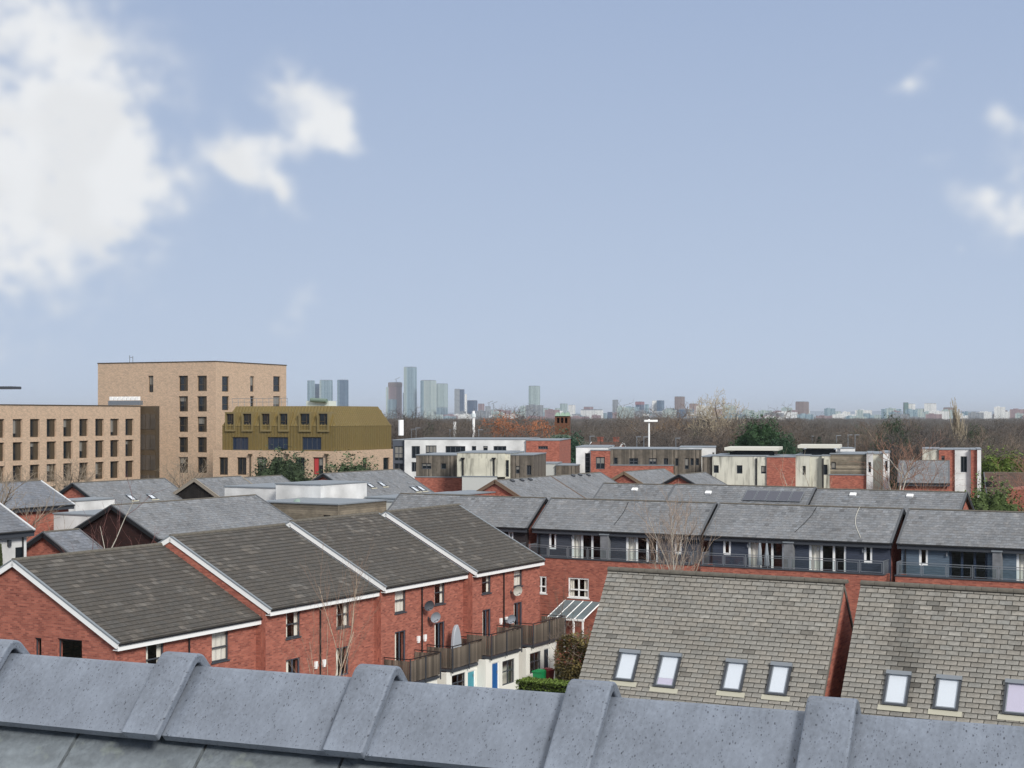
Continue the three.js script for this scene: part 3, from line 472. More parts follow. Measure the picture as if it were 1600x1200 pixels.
// ---------------------------------------------------------------- more slate roofs in the middle distance
function ridgeHouse(label, pa, py, z, pb, phi, half, rise, o = {}) {      // ridge starts at pixel (pa, py), depth z, and ends at column pb
  const rf0 = fr(pa, z, phi), rf = o.back ? rf0.off(-o.back, 0) : rf0, len = o.back ?? rf.t(pb), ry = H - (py - HY) / F * z, f = rf.off(0, half);
  const t = gabled(o.name ?? 'slate_roofed_house', label, o.group ?? 'slate-roofed houses in the middle distance', f, { len, half, eave: ry - rise - .13, rise, wall: o.wall ?? brickRed, gable: o.gable ?? brickRed, over: .35, vo: .2, seed: Math.round(pa + py), ridge: { mat: ridgeM, r: .07 }, barge: { mat: o.barge ?? blackMetal, trim: o.barge ?? M('#5a5d62', .6) }, fascia: { mat: o.fascia ?? darkMetal },
    roof: { w: .3, g: .26, th: .016, gap: .006, mat: o.mat ?? slateGrey, tone: sTone(pa), warm: -.015, name: 'slate' } });
  t.fr = f; t.half = half;
  for (const [px, py] of o.vents ?? []) { const [x, sd] = onSlope(f, half, t.ry, t.pitch, px, py), v = part(t, 'roof_vent', new Q().box(x - .22, x + .22, .02, .14, sd - .15, sd + .15), o.ventM ?? whitePaint); v.position.set(0, t.ry, -half); v.rotation.x = t.pitch; }
  for (const [tl, tr, bl] of o.sky ?? []) skylight(t, f, half, t.ry, t.pitch, tl, tr, bl);
  return t;
}
const whiteRender = M('#e4e5e4', .8, { map: cl(stainT, 1 / 9, 1 / 9) });
// row behind the clad houses
ridgeHouse('long slate roof just left of the solar panels', 947, 755, 115.2, 1051, A, 3, 1.85, { vents: [[992, 766]], gable: brickRed });
{ const t = ridgeHouse('long slate roof carrying five solar panels', 1060, 756.5, 112.3, 1270, A, 3, 1.85, { vents: [[1107, 771]], gable: brickRed });
  const f = t.fr, pv = M('#4d4f5a', .18), P = (x, y) => onSlope(f, 3, t.ry, t.pitch, x, y), a = P(1168, 768), b = P(1258, 771), c = P(1161, 783);
  for (let i = 0; i < 5; i++) { const x = a[0] + (b[0] - a[0]) * i / 5, w = (b[0] - a[0]) / 5 - .04, g = new THREE.Group(); g.name = 'solar_panel'; g.position.set(0, t.ry, -3); g.rotation.x = t.pitch; t.add(g); part(g, 'cells', new Q().box(x + .03, x + w - .03, .09, .13, a[1] + .03, c[1] - .03), pv); part(g, 'frame', new Q().box(x, x + w, .07, .125, a[1], a[1] + .03).box(x, x + w, .07, .125, c[1] - .03, c[1]).box(x, x + .03, .07, .125, a[1] + .03, c[1] - .03).box(x + w - .03, x + w, .07, .125, a[1] + .03, c[1] - .03), greyMetal); } }
ridgeHouse('long plain slate roof with red gable facing the green bush', 1279, 763.5, 107.4, 1506, A, 3, 1.85, { vents: [[1333, 774], [1422, 776]] });
ridgeHouse('slate roof with small brick gable, in front of grey panelled block', 775, 750, 126, 858, AU, 4.2, 2.3, { ventM: darkMetal, vents: [[800, 752], [815, 751], [828, 750]], barge: M('#6e5a4a', .8) });
ridgeHouse('slate roof with three small vents and dark verge', 862, 743.5, 137, 936, AU, 4.2, 2.3, { ventM: darkMetal, vents: [[895, 744], [906, 743], [919, 743]], gable: brickRed });
ridgeHouse('slate roof with tan brick gable below grey timber flats', 976, 737, 150, 1037, AU, 4, 2.2, { barge: M('#7d6b58', .8) });
ridgeHouse('low slate roof beside the stained white flats', 1062, 741, 146, 1100, AU, 4, 2.1, { gable: brickRed });
// left-hand cluster
ridgeHouse('long slate roof with dark plum brick gable behind the terrace', 178, 789, 92, 396, AU, 3.5, 1.75, { gable: M('#4a3a3c', .92, { map: bm1, bumpMap: bb1, bumpScale: .003 }) });
ridgeHouse('slate roof with red gable and two white skylights near tan flats', 116, 754.5, 122, 254, AU, 4.6, 2.5, { sky: [[[197, 774], [206, 774], [204, 783]], [[229, 773], [238, 773], [236, 781]]] });
ridgeHouse('slate roof with dark timber gable beside the white boxes', 306, 747.5, 128, 374, AU, 4, 2.2, { gable: M('#3d3733', .9, { map: cl(timberT, .4, .4) }), barge: M('#8c8478', .8) });
ridgeHouse('small slate roof with pale verge under the pine', 377, 746, 140, 437, AU, 3.4, 1.9, { gable: brickRed });
ridgeHouse('large slate roof with red gable and four skylights', 507, 739.5, 133, 622, AU, 6.4, 3.5, { sky: [[[570, 756], [577, 756], [581, 763]], [[588, 754], [595, 754], [599, 761]], [[638, 761], [645, 761], [651, 769]], [[648, 760], [655, 760], [661, 768]]] });
ridgeHouse('low slate roof with small red gable beside plum gable', 72, 831, 78, 118, AU, 2.9, 1.6, { mat: slateBlue });
ridgeHouse('slate roof edged by a pale verge at the left', 60, 751, 105, 0, AU, 2.9, 1.4, { back: 9, barge: M('#c9ccd0', .6), mat: slateBlue });
{ const t = ridgeHouse('white rendered house with slate roof and small dark window', -35, 765, 76.9, 4, AU, 3.5, 1.75, { back: 10, wall: whiteClean, gable: whiteClean, barge: M('#c9ccd0', .6), mat: slateBlue }), ff = t.fr;
  const L = 10; const h = [...ff.rect(24, 855, 34, 872)]; part(t, 'window_pane', new Q().box(h[0], h[1], h[2], h[3], .001, .03), darkGlass); part(t, 'wall_lamp', new Q().box(ff.t(11), ff.t(15), h[3] + .1, h[3] + .4, .001, .14), darkMetal); pipe(t, L - .3, GY, h[3] + .8, .08); }

// ---------------------------------------------------------------- flat-roofed blocks
function block(t, f, pa, pb, yt, o = {}) {                 // a volume whose front is the plane f between columns pa and pb
  const { depth = 8, mat = whiteClean, wins = [], base = GY, dz = 0, roof = leadM, frame = anth, pane = darkGlass, cap = .06, y1 = null, name = 'wall', rows = [], cols = 2 } = o;
  const ff = dz ? f.off(0, dz) : f, x0 = ff.t(pa), x1 = ff.t(pb), top = typeof yt === 'number' && y1 === null ? ff.y((pa + pb) / 2, yt) : y1;
  const hs = wins.map(w => ff.rect(w[0], w[1], w[2], w[3]));
  const w = part(t, name, wallGeo(rectPts(x0, x1, base, top), hs, .25), mat); w.position.z = dz;
  part(t, 'side_wall', new Q().box(x0 + .001, x0 + .25, base, top, dz - depth, dz - .251), mat); part(t, 'side_wall', new Q().box(x1 - .25, x1 - .001, base, top, dz - depth, dz - .251), mat); part(t, 'back_wall', new Q().box(x0 + .251, x1 - .251, base, top, dz - depth + .001, dz - depth + .25), mat);
  part(t, 'roof', new Q().box(x0 + .252, x1 - .252, top - .45, top - .25, dz - depth + .252, dz - .252), roof);
  if (cap) part(t, 'coping', new Q().box(x0 - cap, x1 + cap, top + .001, top + .09, dz - depth - cap, dz + cap), o.capMat ?? leadM);
  hs.forEach((h, i) => windowIn(t, h, dz, { frame, fw: Math.min(.09, (h[1] - h[0]) * .12), cols: wins[i][4] ?? ((h[1] - h[0]) > 1.4 ? cols : 1), rows: wins[i][5] ?? rows, pane, rec: .12 }));
  return [x0, x1, top];
}
const panelGrey = M('#b9bcba', .6), cream = M('#d8d6cb', .85, { map: cl(stainT, 1 / 6, 1 / 6) });
{ // white boxes left of centre
  let f = fr(80, 100, A), t = thing('white_box_house', 'small white flat-roofed box beside plum brick gable', 'house', f, 'white flat-roofed boxes'); block(t, f, 84, 156, 805, { depth: 5, mat: whiteClean });
  f = fr(74, 112, A); t = thing('white_box_house', 'white rendered stair box below the slate roof at left', 'house', f, 'white flat-roofed boxes'); block(t, f, 82, 118, 783, { depth: 4 });
  f = fr(351, 118, A); t = thing('white_box_house', 'long white flat-roofed box with stepped parapet', 'house', f, 'white flat-roofed boxes'); block(t, f, 351, 432, 762, { depth: 6 }); block(t, f, 431, 501, 757.5, { depth: 6, dz: 1.2 });
  f = fr(404, 108, A); t = thing('timber_box_house', 'flat-roofed box clad in horizontal silvered boards with dish', 'house', f); block(t, f, 404, 528, 787, { depth: 6, mat: timberH, wins: [[505, 805, 516, 812]] });
  const [x, y] = [f.t(455), f.y(455, 783)]; part(t, 'dish', new THREE.SphereGeometry(.4, 14, 6, 0, Math.PI * 2, 0, .9).rotateX(.9).translate(x, y - .25, -.8), M('#7d9188', .5)); part(t, 'dish_mast', new Q().tube([x, y - 1.2, -.8], [x, y, -.8], .04, .04, 6), darkMetal);
  f = fr(560, 116, A); t = thing('grey_box_house', 'pale grey panelled flat-roofed box with raised rim', 'house', f); block(t, f, 561, 642, 784, { depth: 6, mat: panelGrey, wins: [[579, 796, 604, 806]] }); block(t, f, 571, 638, 779, { depth: 5, mat: leadM, dz: -.8 });
  f = fr(640, 124, A); t = thing('white_box_house', 'white box with red brick return and slim canopy', 'house', f, 'white flat-roofed boxes'); block(t, f, 640, 675, 775, { depth: 6, wins: [[657, 788, 670, 796]] }); block(t, f, 675, 726, 773, { depth: 6, mat: brickRed, dz: -.3 }); part(t, 'canopy', new Q().box(f.t(684), f.t(706), f.y(695, 783), f.y(695, 782), -.3, .6), leadM);
}
{ // long white apartment block
  let f = fr(613, 190, 8 * deg), t = thing('white_apartment_block', 'long white apartment block with brick end', 'apartments', f);
  block(t, f, 614, 632, 688, { depth: 12, mat: M('#4d525c', .5), wins: [[616, 697, 630, 720, 2, [.5]], [616, 724, 630, 742, 2]], dz: -.6 });
  block(t, f, 632, 822, 687, { depth: 14, wins: [[643, 697, 656, 716, 2], [665, 696, 682, 709, 3], [696, 697, 727, 708, 4], [737, 697, 744, 707, 1], [755, 697, 762, 706, 1], [771, 697, 791, 706, 3], [643, 722, 652, 737, 2], [665, 722, 682, 736, 2]] });
  block(t, f, 822, 874, 688.5, { depth: 14, mat: brickRed, wins: [[841, 697, 856, 702, 4], [841, 723, 856, 728, 3]], dz: .4 });
  const v = new Q(); v.tube([f.t(616), 14, -4], [f.t(616), 16, -4], .35, .35, 10, true); part(t, 'roof_vent', v, whitePaint);
  f = fr(650, 165, 10 * deg); t = thing('timber_clad_flats', 'grey vertical timber flats with two windows over red brick', 'apartments', f);
  block(t, f, 650, 715, 711.5, { depth: 9, mat: timberV, wins: [[659, 724, 674, 733, 2], [689, 724, 697, 733, 1]], base: f.y(680, 746) }); block(t, f, 648, 724, 746, { depth: 9, mat: brickRed, dz: .4 });
  f = fr(714, 160, 10 * deg); t = thing('stained_white_flats', 'streaked cream flats with two black downpipes', 'apartments', f);
  block(t, f, 714, 789, 708, { depth: 9, mat: cream, base: f.y(750, 745) }); block(t, f, 789, 797, 709, { depth: 9, mat: cream, wins: [[790, 719, 795, 745, 1, [.5]]], dz: -.3 }); block(t, f, 722, 776, 745, { depth: 8, mat: panelGrey, dz: .2 });
  block(t, f, 797, 833, 711.5, { depth: 9, mat: timberV, wins: [[806, 728, 812, 740, 1], [823, 727, 830, 742, 2]], dz: -.5 });
  for (const px of [723.5, 772]) { pipe(t, f.t(px), GY, f.y(px, 717), .1, blackMetal, .09); part(t, 'hopper', new Q().box(f.t(px) - .2, f.t(px) + .2, f.y(px, 717), f.y(px, 715), .001, .35), blackMetal); }
  f = fr(840, 168, 8 * deg); t = thing('grey_box_house', 'low grey box next to the red brick end', 'house', f); block(t, f, 839, 869, 725, { depth: 6, mat: panelGrey }); block(t, f, 869, 902, 727.5, { depth: 6, mat: timberV, dz: .4 });
}
{ // white, brick and timber flats in the centre
  let f = fr(900, 170, 8 * deg), t = thing('timber_and_brick_flats', 'white, brick and grey timber flats with small windows', 'apartments', f);
  block(t, f, 900, 950, 699, { depth: 10, wins: [[914, 708, 922, 742, 1, [.2, .4, .6, .8]]] });
  block(t, f, 923, 953, 704, { depth: 9, mat: brickRed, wins: [[931, 714, 945, 733, 2]], dz: .8 });
  block(t, f, 953, 1051, 702, { depth: 9, mat: timberV, wins: [[959, 715, 965, 725, 1], [983, 716, 997, 726, 2, [.5]], [1014, 716, 1026, 726, 2, [.5]], [1037, 716, 1044, 726, 2]], base: f.y(1000, 727), dz: .3 });
  block(t, f, 950, 1052, 727.5, { depth: 9, mat: brickRed, dz: .6 });
  block(t, f, 1051, 1096, 702.5, { depth: 9, mat: timberV, wins: [[1055, 716, 1060, 728, 1], [1070, 716, 1076, 733, 1], [1079, 716, 1084, 727, 1], [1087, 716, 1092, 727, 1]], dz: .0 });
  block(t, f, 1062, 1118, 699.5, { depth: 7, dz: -1.2, wins: [[1113, 707, 1116, 713, 1]] });
}
{ // stained white flats with penthouses
  let f = fr(1113, 158, 14 * deg), t = thing('stained_white_flats', 'stained white and red brick flats under overhanging penthouse roofs', 'apartments', f);
  block(t, f, 1097, 1113, 714, { depth: 8, mat: timberV, dz: -.4 });
  block(t, f, 1113, 1198, 713, { depth: 9, mat: whiteStained, wins: [[1115, 727, 1123, 739, 1], [1151, 727, 1160, 740, 1], [1189, 728, 1197, 740, 1]] });
  block(t, f, 1198, 1243, 714.5, { depth: 9, mat: brickRed, dz: .25 });
  block(t, f, 1243, 1265, 712, { depth: 9, mat: whiteStained, wins: [[1254, 728, 1259, 742, 1]], dz: .1 });
  block(t, f, 1264, 1286, 713, { depth: 9, mat: whiteStained, dz: -.6 }); block(t, f, 1284, 1297, 712.5, { depth: 9, mat: cream, wins: [[1287, 726, 1293, 742, 1]] });
  block(t, f, 1297, 1354, 710, { depth: 9, mat: timberH, wins: [[1299, 722, 1306, 733, 1]], base: f.y(1325, 742), dz: -.3 }); block(t, f, 1296, 1354, 742.5, { depth: 9, mat: brickRed, dz: .0 });
  block(t, f, 1354, 1364, 709, { depth: 9, mat: whiteClean, wins: [[1357, 722, 1361, 738, 1]], dz: .4 }); block(t, f, 1363, 1381, 709.5, { depth: 9, mat: whiteStained, dz: -1 }); block(t, f, 1380, 1390, 708, { depth: 9, mat: whiteClean, wins: [[1383, 720, 1387, 736, 1]], dz: .4 });
  for (const [a, b, y] of [[1140, 1210, 703.5], [1254, 1306, 700]]) { const g = f.off(0, -3); block(t, f, a, b, y + 2, { depth: 5, mat: darkGlass, dz: -3, cap: 0 }); part(t, 'penthouse_roof', new Q().box(g.t(a - 7), g.t(b + 7), g.y(a, y), g.y(a, y - 4) + .05, -9, -2.2), M('#c9c7bd', .8)); }
  pipe(t, f.t(1182), GY, f.y(1182, 716), .1, blackMetal, .09); pipe(t, f.t(1286), GY, f.y(1286, 716), .1, blackMetal, .08);
  f = fr(1313, 190, 8 * deg); t = thing('white_box_house', 'small white rooftop box behind the stained flats', 'house', f, 'white flat-roofed boxes'); block(t, f, 1313, 1336, 701, { depth: 6 });
}
{ // right-hand flats with slate lean-to roofs and glass balconies
  let f = fr(1441, 165, 16 * deg), t = thing('brick_and_white_flats', 'brick, white and grey flats stepping down behind bare birches', 'apartments', f);
  block(t, f, 1441, 1467, 702, { depth: 8, mat: whiteStained }); block(t, f, 1467, 1493, 703, { depth: 8, mat: brickRed, dz: .3, wins: [[1471, 712, 1476, 722, 1]] }); block(t, f, 1492, 1518, 703, { depth: 8, dz: .6, wins: [[1501, 713, 1511, 738, 2]] }); block(t, f, 1517, 1528, 703, { depth: 8, mat: brickRed, dz: 1.2 }); block(t, f, 1527, 1533, 702.5, { depth: 8, dz: 1.6 });
  t = ridgeHouse('slate roofs over a glazed balcony beside bare birches', 1408, 719, 150, 1480, 16 * deg, 4.2, 1.9, { name: 'balcony_house', gable: brickRed });
  const bf = t.fr.off(0, 1.2), q = new Q(); part(t, 'balcony_glass', new Q().box(0, 6.5, t.ry - 5.1, t.ry - 4.1, 1.2, 1.22), railGlass); part(t, 'balcony_base', new Q().box(-.2, 7, GY, t.ry - 5.2, .3, 1.4), brickRed);
  f = fr(1534, 175, 14 * deg); t = ridgeHouse('white house with brown tiled roof at the right', 1540, 738, 178, 1640, 14 * deg, 5, 2.3, { name: 'white_house', wall: whiteClean, gable: brickRed, mat: slateM('#6f5a50', .9) });
  const w = t.fr; for (const [a, b] of [[1540, 1550], [1552, 1557], [1563, 1567]]) { const h = w.rect(a, 752, b, 761); part(t, 'window', new Q().box(h[0], h[1], h[2], h[3], .001, .05), darkGlass); }
  single('garden_house', new Q().box(0, 9, GY, 9.2, -8, 0), brickRed, 'plain red brick wall of a house at the far right', 'house', fr(1572, 150, A));
}
// ---------------------------------------------------------------- tan brick apartments with bronze mansard
const bronzeT = texture(256, 64, (x, y) => { const k = (x % 64) < 5 ? 150 : 215 + fb(x / 256, y / 64, 4, 3, 61) * 30; return [k, k, k]; }), bronzeB = texture(256, 4, (x) => { const k = (x % 64) < 6 ? 230 : 60; return [k, k, k]; }, false);
const bronze = M('#94814e', .48, { metalness: .3, map: rep(bronzeT, 1 / 2, 1 / 2), bumpMap: rep(bronzeB, 1 / 2, 1 / 2), bumpScale: .03 }), bronzePlain = M('#867853', .5, { metalness: .25 }), bronzeDark = M('#54493a', .5, { metalness: .3 });
{
  const G = 24 * deg, GU = G - Math.PI / 2, c = fr(337, 220, G), L = 21.5, cf = c.off(-L, 0);
  const t = thing('tan_apartment_tower', 'tall tan brick apartment block with dark slot windows', 'apartments', cf), top = H + 85 / F * 220;
  const wr = (a, b, e, d) => cf.rect(a, b, e, d), hs = [];
  for (const [a, b] of [[279, 293.5], [308, 323]]) for (const [u, v] of [[587, 611], [619, 643], [651, 675], [683, 707], [714, 739]]) hs.push(wr(a, u, b, v));
  hs.push(wr(231.5, 587, 239.5, 613));
  part(t, 'wall', wallGeo(rectPts(0, L, GY, top), hs, .4), brickTan);
  for (const h of hs) windowIn(t, h, 0, { frame: bronzeDark, fw: .09, cols: 2, rows: [.42], rec: .28, pane: darkGlass, panel: (h[1] - h[0]) > 1 ? [.62, 1, bronzeDark] : null });
  const sf = plane(c.x0, c.z0, GU), rh = []; for (const [a, b] of [[347, 358], [391, 397], [427, 438]]) for (const [u, v] of [[588, 612], [619, 641]]) rh.push(sf.rect(a, u, b, v));
  const side = part(t, 'wall', wallGeo(rectPts(.4, 19, GY, top), rh, .4), brickTan); side.position.set(L, 0, 0); side.rotation.y = Math.PI / 2;
  for (const h of rh) { const g = windowIn(t, h, 0, { frame: bronzeDark, fw: .1, cols: 1, rows: [.4], pane: darkGlass }); g.position.set(L - .2, h[2], -h[0]); g.rotation.y = Math.PI / 2; }
  part(t, 'wall', new Q().box(.001, .4, GY, top, -19, -.401), brickTan); part(t, 'wall', new Q().box(.4, L - .4, GY, top, -19, -18.6), brickTan); part(t, 'roof', new Q().box(.4, L - .4, top - .6, top - .3, -18.6, -.4), leadM); part(t, 'coping', new Q().box(-.08, L + .08, top + .001, top + .12, -19.1, .08), bronzeDark);
  part(t, 'aerial', new Q().tube([3.6, top, -3], [3.6, top + 1.3, -3], .05, .05, 6).tube([4.2, top, -3], [4.2, top + 1.2, -3], .05, .05, 6).tube([3.6, top + 1, -3], [4.2, top + 1, -3], .04, .04, 6), greyMetal);
  // lower wing, receding to the right
  const wf0 = fr(219, 214, -66 * deg), Lw = 34, wf = wf0.off(-Lw, 0), w = thing('tan_apartment_wing', 'four-storey tan brick wing with a regular grid of dark windows', 'apartments', wf), wt = H + 15 / F * 214, wh = [];
  const cols = [[-2, 7], [20, 35], [47, 62], [73, 88], [99, 113.5], [124, 138], [149, 162.5], [172.5, 186], [196, 209]];
  for (const [a, b] of cols) { const x0 = wf.t(a), x1 = wf.t(b); for (let k = 0; k < 5; k++) { const yt = wt - 1.75 - k * 2.95; if (yt - 2.3 > GY) wh.push([x0, x1, yt - 2.35, yt]); } }
  part(w, 'wall', wallGeo(rectPts(-1, Lw, GY, wt), wh, .4), brickTan);
  for (const h of wh) windowIn(w, h, 0, { frame: bronzeDark, fw: .1, cols: 2, rec: .3, pane: darkGlass, panel: [.56, 1, bronzeDark] });
  part(w, 'end_wall', new Q().box(-1, -.6, GY, wt, -12, -.401), brickTan); part(w, 'end_wall', new Q().box(Lw - .4, Lw - .001, GY, wt, -12, -.401), brickTan); part(w, 'roof', new Q().box(-.6, Lw - .4, wt - .6, wt - .3, -12, -.4), leadM); part(w, 'coping', new Q().box(-1.08, Lw + .08, wt + .001, wt + .12, -12, .08), bronzeDark);
  // glazed stair link
  const lf = fr(219, 214.5, 20 * deg), l = thing('glazed_stair_link', 'dark bronze glazed stair tower between tan wing and tower', 'stair tower', lf), lw = lf.t(243), lt = lf.y(231, 634.5);
  part(l, 'body', new Q().box(0, lw, GY, lt, -1.0, -.05), bronzeDark); for (let k = 0; k < 4; k++) for (let i = 0; i < 3; i++) part(l, 'glazing', new Q().box(lw * i / 3 + .06, lw * (i + 1) / 3 - .06, lt - 3.3 - k * 2.9, lt - 1.15 - k * 2.9, -.05, .02), M('#4a4540', .1));
  const eq = thing('rooftop_plant', 'row of seven white air-conditioning units on the tan wing roof', 'plant', fr(171, 222, G)); for (let i = 0; i < 7; i++) part(eq, 'unit', new Q().box(i * .78, i * .78 + .55, H + 2.3, H + 2.85, -.5, 0), whitePaint); part(eq, 'rack', new Q().box(-.2, 5.6, H + 1.6, H + 2.25, -.6, .05), greyMetal);
  // bronze mansard block on brick base
  const mc = fr(524, 200, G), Lm = 18.0, mf = mc.off(-Lm, 0), mt = thing('bronze_mansard_block', 'bronze standing-seam mansard with six dormers on tan brick base', 'apartments', mf), yb = H - 55 / F * 200, ye = H - 16 / F * 200, ytp = H + 15.5 / F * 200, D = 15.4, ins = 1.35;
  const gw = [[363, 388, 683, 703], [418, 450, 683, 703], [472, 502, 683, 703]].map(([a, b, c2, d]) => mf.rect(a, c2, b, d));
  part(mt, 'bronze_wall', wallGeo(rectPts(0, Lm, yb, ye), gw, .3), bronze); for (const h of gw) windowIn(mt, h, 0, { frame: anth, fw: .08, cols: 4, pane: blueGlass, rec: .15 });
  const sw = part(mt, 'bronze_wall', wallGeo(rectPts(.3, D, yb, ye), [], .3), bronze); sw.position.x = Lm; sw.rotation.y = Math.PI / 2;
  part(mt, 'bronze_wall', new Q().box(.001, .3, yb, ye, -D, -.301), bronze); part(mt, 'bronze_wall', new Q().box(.3, Lm - .3, yb, ye, -D, -D + .3), bronze);
  const m = new Q(), U = (a, b) => [a, b]; const sl = (a, b, c2, d, n) => m.quad(a, b, c2, d, [0, 0], [n, 0], [n - ins, 3], [ins, 3]);
  sl([0, ye, .05], [Lm + .05, ye, .05], [Lm - ins, ytp, -ins], [ins, ytp, -ins], Lm); sl([Lm + .05, ye, .05], [Lm + .05, ye, -D], [Lm - ins, ytp, -D + ins], [Lm - ins, ytp, -ins], D); sl([Lm, ye, -D], [0, ye, -D], [ins, ytp, -D + ins], [Lm - ins, ytp, -D + ins], Lm); sl([0, ye, -D], [0, ye, .05], [ins, ytp, -ins], [ins, ytp, -D + ins], D);
  part(mt, 'mansard_slope', m, bronze);
  { const q = new Q(); for (let x = .25; x < Lm; x += .52) { if (!gw.some(h => x > h[0] - .05 && x < h[1] + .05)) q.box(x, x + .05, yb + .02, ye - .02, .001, .06); else for (const h of gw) if (x > h[0] - .05 && x < h[1] + .05) q.box(x, x + .05, h[3] + .05, ye - .02, .001, .06); const k = Math.min(1, x / ins, (Lm - x) / ins); q.quad([x, ye, .13], [x + .06, ye, .13], [x + .06, ye + (ytp - ye) * k, .13 - (ins + .05) * k], [x, ye + (ytp - ye) * k, .13 - (ins + .05) * k]); q.quad([x + .06, ye, .05], [x + .06, ye + (ytp - ye) * k, .05 - (ins + .05) * k], [x + .06, ye + (ytp - ye) * k, .13 - (ins + .05) * k], [x + .06, ye, .13]); }
    for (let z = .25; z < D; z += .52) { q.box(Lm + .001, Lm + .06, yb + .02, ye - .02, -z - .05, -z); const k = Math.min(1, z / ins, (D - z) / ins), X = Lm + .13 - (ins + .05) * k, X0 = Lm + .05 - (ins + .05) * k, Y = ye + (ytp - ye) * k; q.quad([Lm + .13, ye, -z], [Lm + .13, ye, -z - .06], [X, Y, -z - .06], [X, Y, -z]); q.quad([Lm + .05, ye, -z], [Lm + .13, ye, -z], [X, Y, -z], [X0, Y, -z]); }
    part(mt, 'standing_seams', q, bronzePlain).userData.kind = 'stuff'; } part(mt, 'roof', new Q().box(ins, Lm - ins, ytp - .3, ytp + .02, -D + ins, -ins), bronzePlain);
  for (const [a, b] of [[353, 368.5], [379, 396], [408, 424.5], [436, 452.5], [468, 487], [497, 515]]) { const x0 = mf.t(a), x1 = mf.t(b), d = new THREE.Group(); d.name = 'dormer'; mt.add(d); const y0 = ye - .75, y1 = ytp - .75;
    part(d, 'surround', new Q().box(x0, x0 + .2, y0, y1, -1.4, .25).box(x1 - .2, x1, y0, y1, -1.4, .25).box(x0 + .2, x1 - .2, y1 - .25, y1, -1.4, .25).box(x0 + .2, x1 - .2, y0, y0 + .25, -1.4, .25), bronzePlain); part(d, 'pane', new Q().box(x0 + .2, x1 - .2, y0 + .25, y1 - .25, -.1, -.05), darkGlass); part(d, 'mullion', new Q().box((x0 + x1) / 2 + .1, (x0 + x1) / 2 + .18, y0 + .25, y1 - .3, -.05, 0).box(x0 + .3, (x0 + x1) / 2 + .1, (y0 + y1) / 2, (y0 + y1) / 2 + .08, -.05, 0), bronzeDark); }
  const bf = mf.off(-1.2, .5), bw = [[342, 356], [370, 385], [401, 416], [428, 441], [460, 476], [489, 505]].map(([a, b]) => bf.rect(a, 714.5, b, 742)), LB = Lm + 1.7, yB = yb - .001;
  const bwm = part(mt, 'brick_wall', wallGeo(rectPts(0, LB, GY, yB), bw, .4), brickTan); bwm.position.set(-1.2, 0, .5);
  bw.forEach((h, i) => { const g = windowIn(mt, h, 0, { frame: bronzeDark, fw: .1, cols: 2, pane: darkGlass, rec: .25, panel: i === 5 ? [0, .45, M('#b03a3c', .7)] : null }); g.position.x -= 1.2; g.position.z += .5; });
  const bs = plane(bf.off(LB, 0).x0, bf.off(LB, 0).z0, GU), sh = [[567, 574], [599, 609]].map(([a, b]) => bs.rect(a, 715, b, 734)); const bsw = part(mt, 'brick_wall', wallGeo(rectPts(.4, D + 1, GY, yB), sh, .4), brickTan); bsw.position.set(LB - 1.2, 0, .5); bsw.rotation.y = Math.PI / 2;
  for (const h of sh) { const g = windowIn(mt, h, 0, { frame: bronzeDark, pane: darkGlass }); g.position.set(LB - 1.2 - .2, h[2], .5 - h[0]); g.rotation.y = Math.PI / 2; }
  for (const px of [392, 449.5, 511]) { pipe(mt, bf.t(px) - 1.2, GY, bf.y(px, 712), .6, bronzeDark, .1); part(mt, 'hopper', new Q().box(bf.t(px) - 1.45, bf.t(px) - .95, bf.y(px, 712), bf.y(px, 709), .51, .85), bronzeDark); }
  const rl = new Q(); rl.tube([.5, ytp + 1.1, -ins - .3], [9.5, ytp + 1.1, -ins - .3], .03, .03, 4).tube([.5, ytp + .6, -ins - .3], [9.5, ytp + .6, -ins - .3], .03, .03, 4); for (let i = 0; i < 10; i++) rl.tube([.5 + i, ytp, -ins - .3], [.5 + i, ytp + 1.1, -ins - .3], .03, .03, 4); part(mt, 'roof_railing', rl, greyMetal);
  const pl = thing('rooftop_plant', 'pale ventilation plant on the bronze mansard roof', 'plant', mf); part(pl, 'casing', new Q().box(11, 14.6, ytp + .03, ytp + .75, -6, -4), M('#c5cdc8', .6)); part(pl, 'duct', new Q().tube([12, ytp + .9, -3.6], [14.5, ytp + .75, -3.6], .3, .3, 10, true), M('#6d7f74', .6));
}
{ // thin roof edge of a building that enters at the far left
  const f = fr(-330, 70, 10 * deg), t = thing('flat_roofed_building', 'dark thin flat roof edge at the left border', 'building', f), x1 = f.t(18), y = f.y(10, 606);
  part(t, 'roof_slab', new Q().box(-4, x1, y - .05, y + .07, -.9, 0), anth); part(t, 'wall', new Q().box(-4, x1 - 2.4, GY, y - .06, -.8, -.15), brickTan);
}
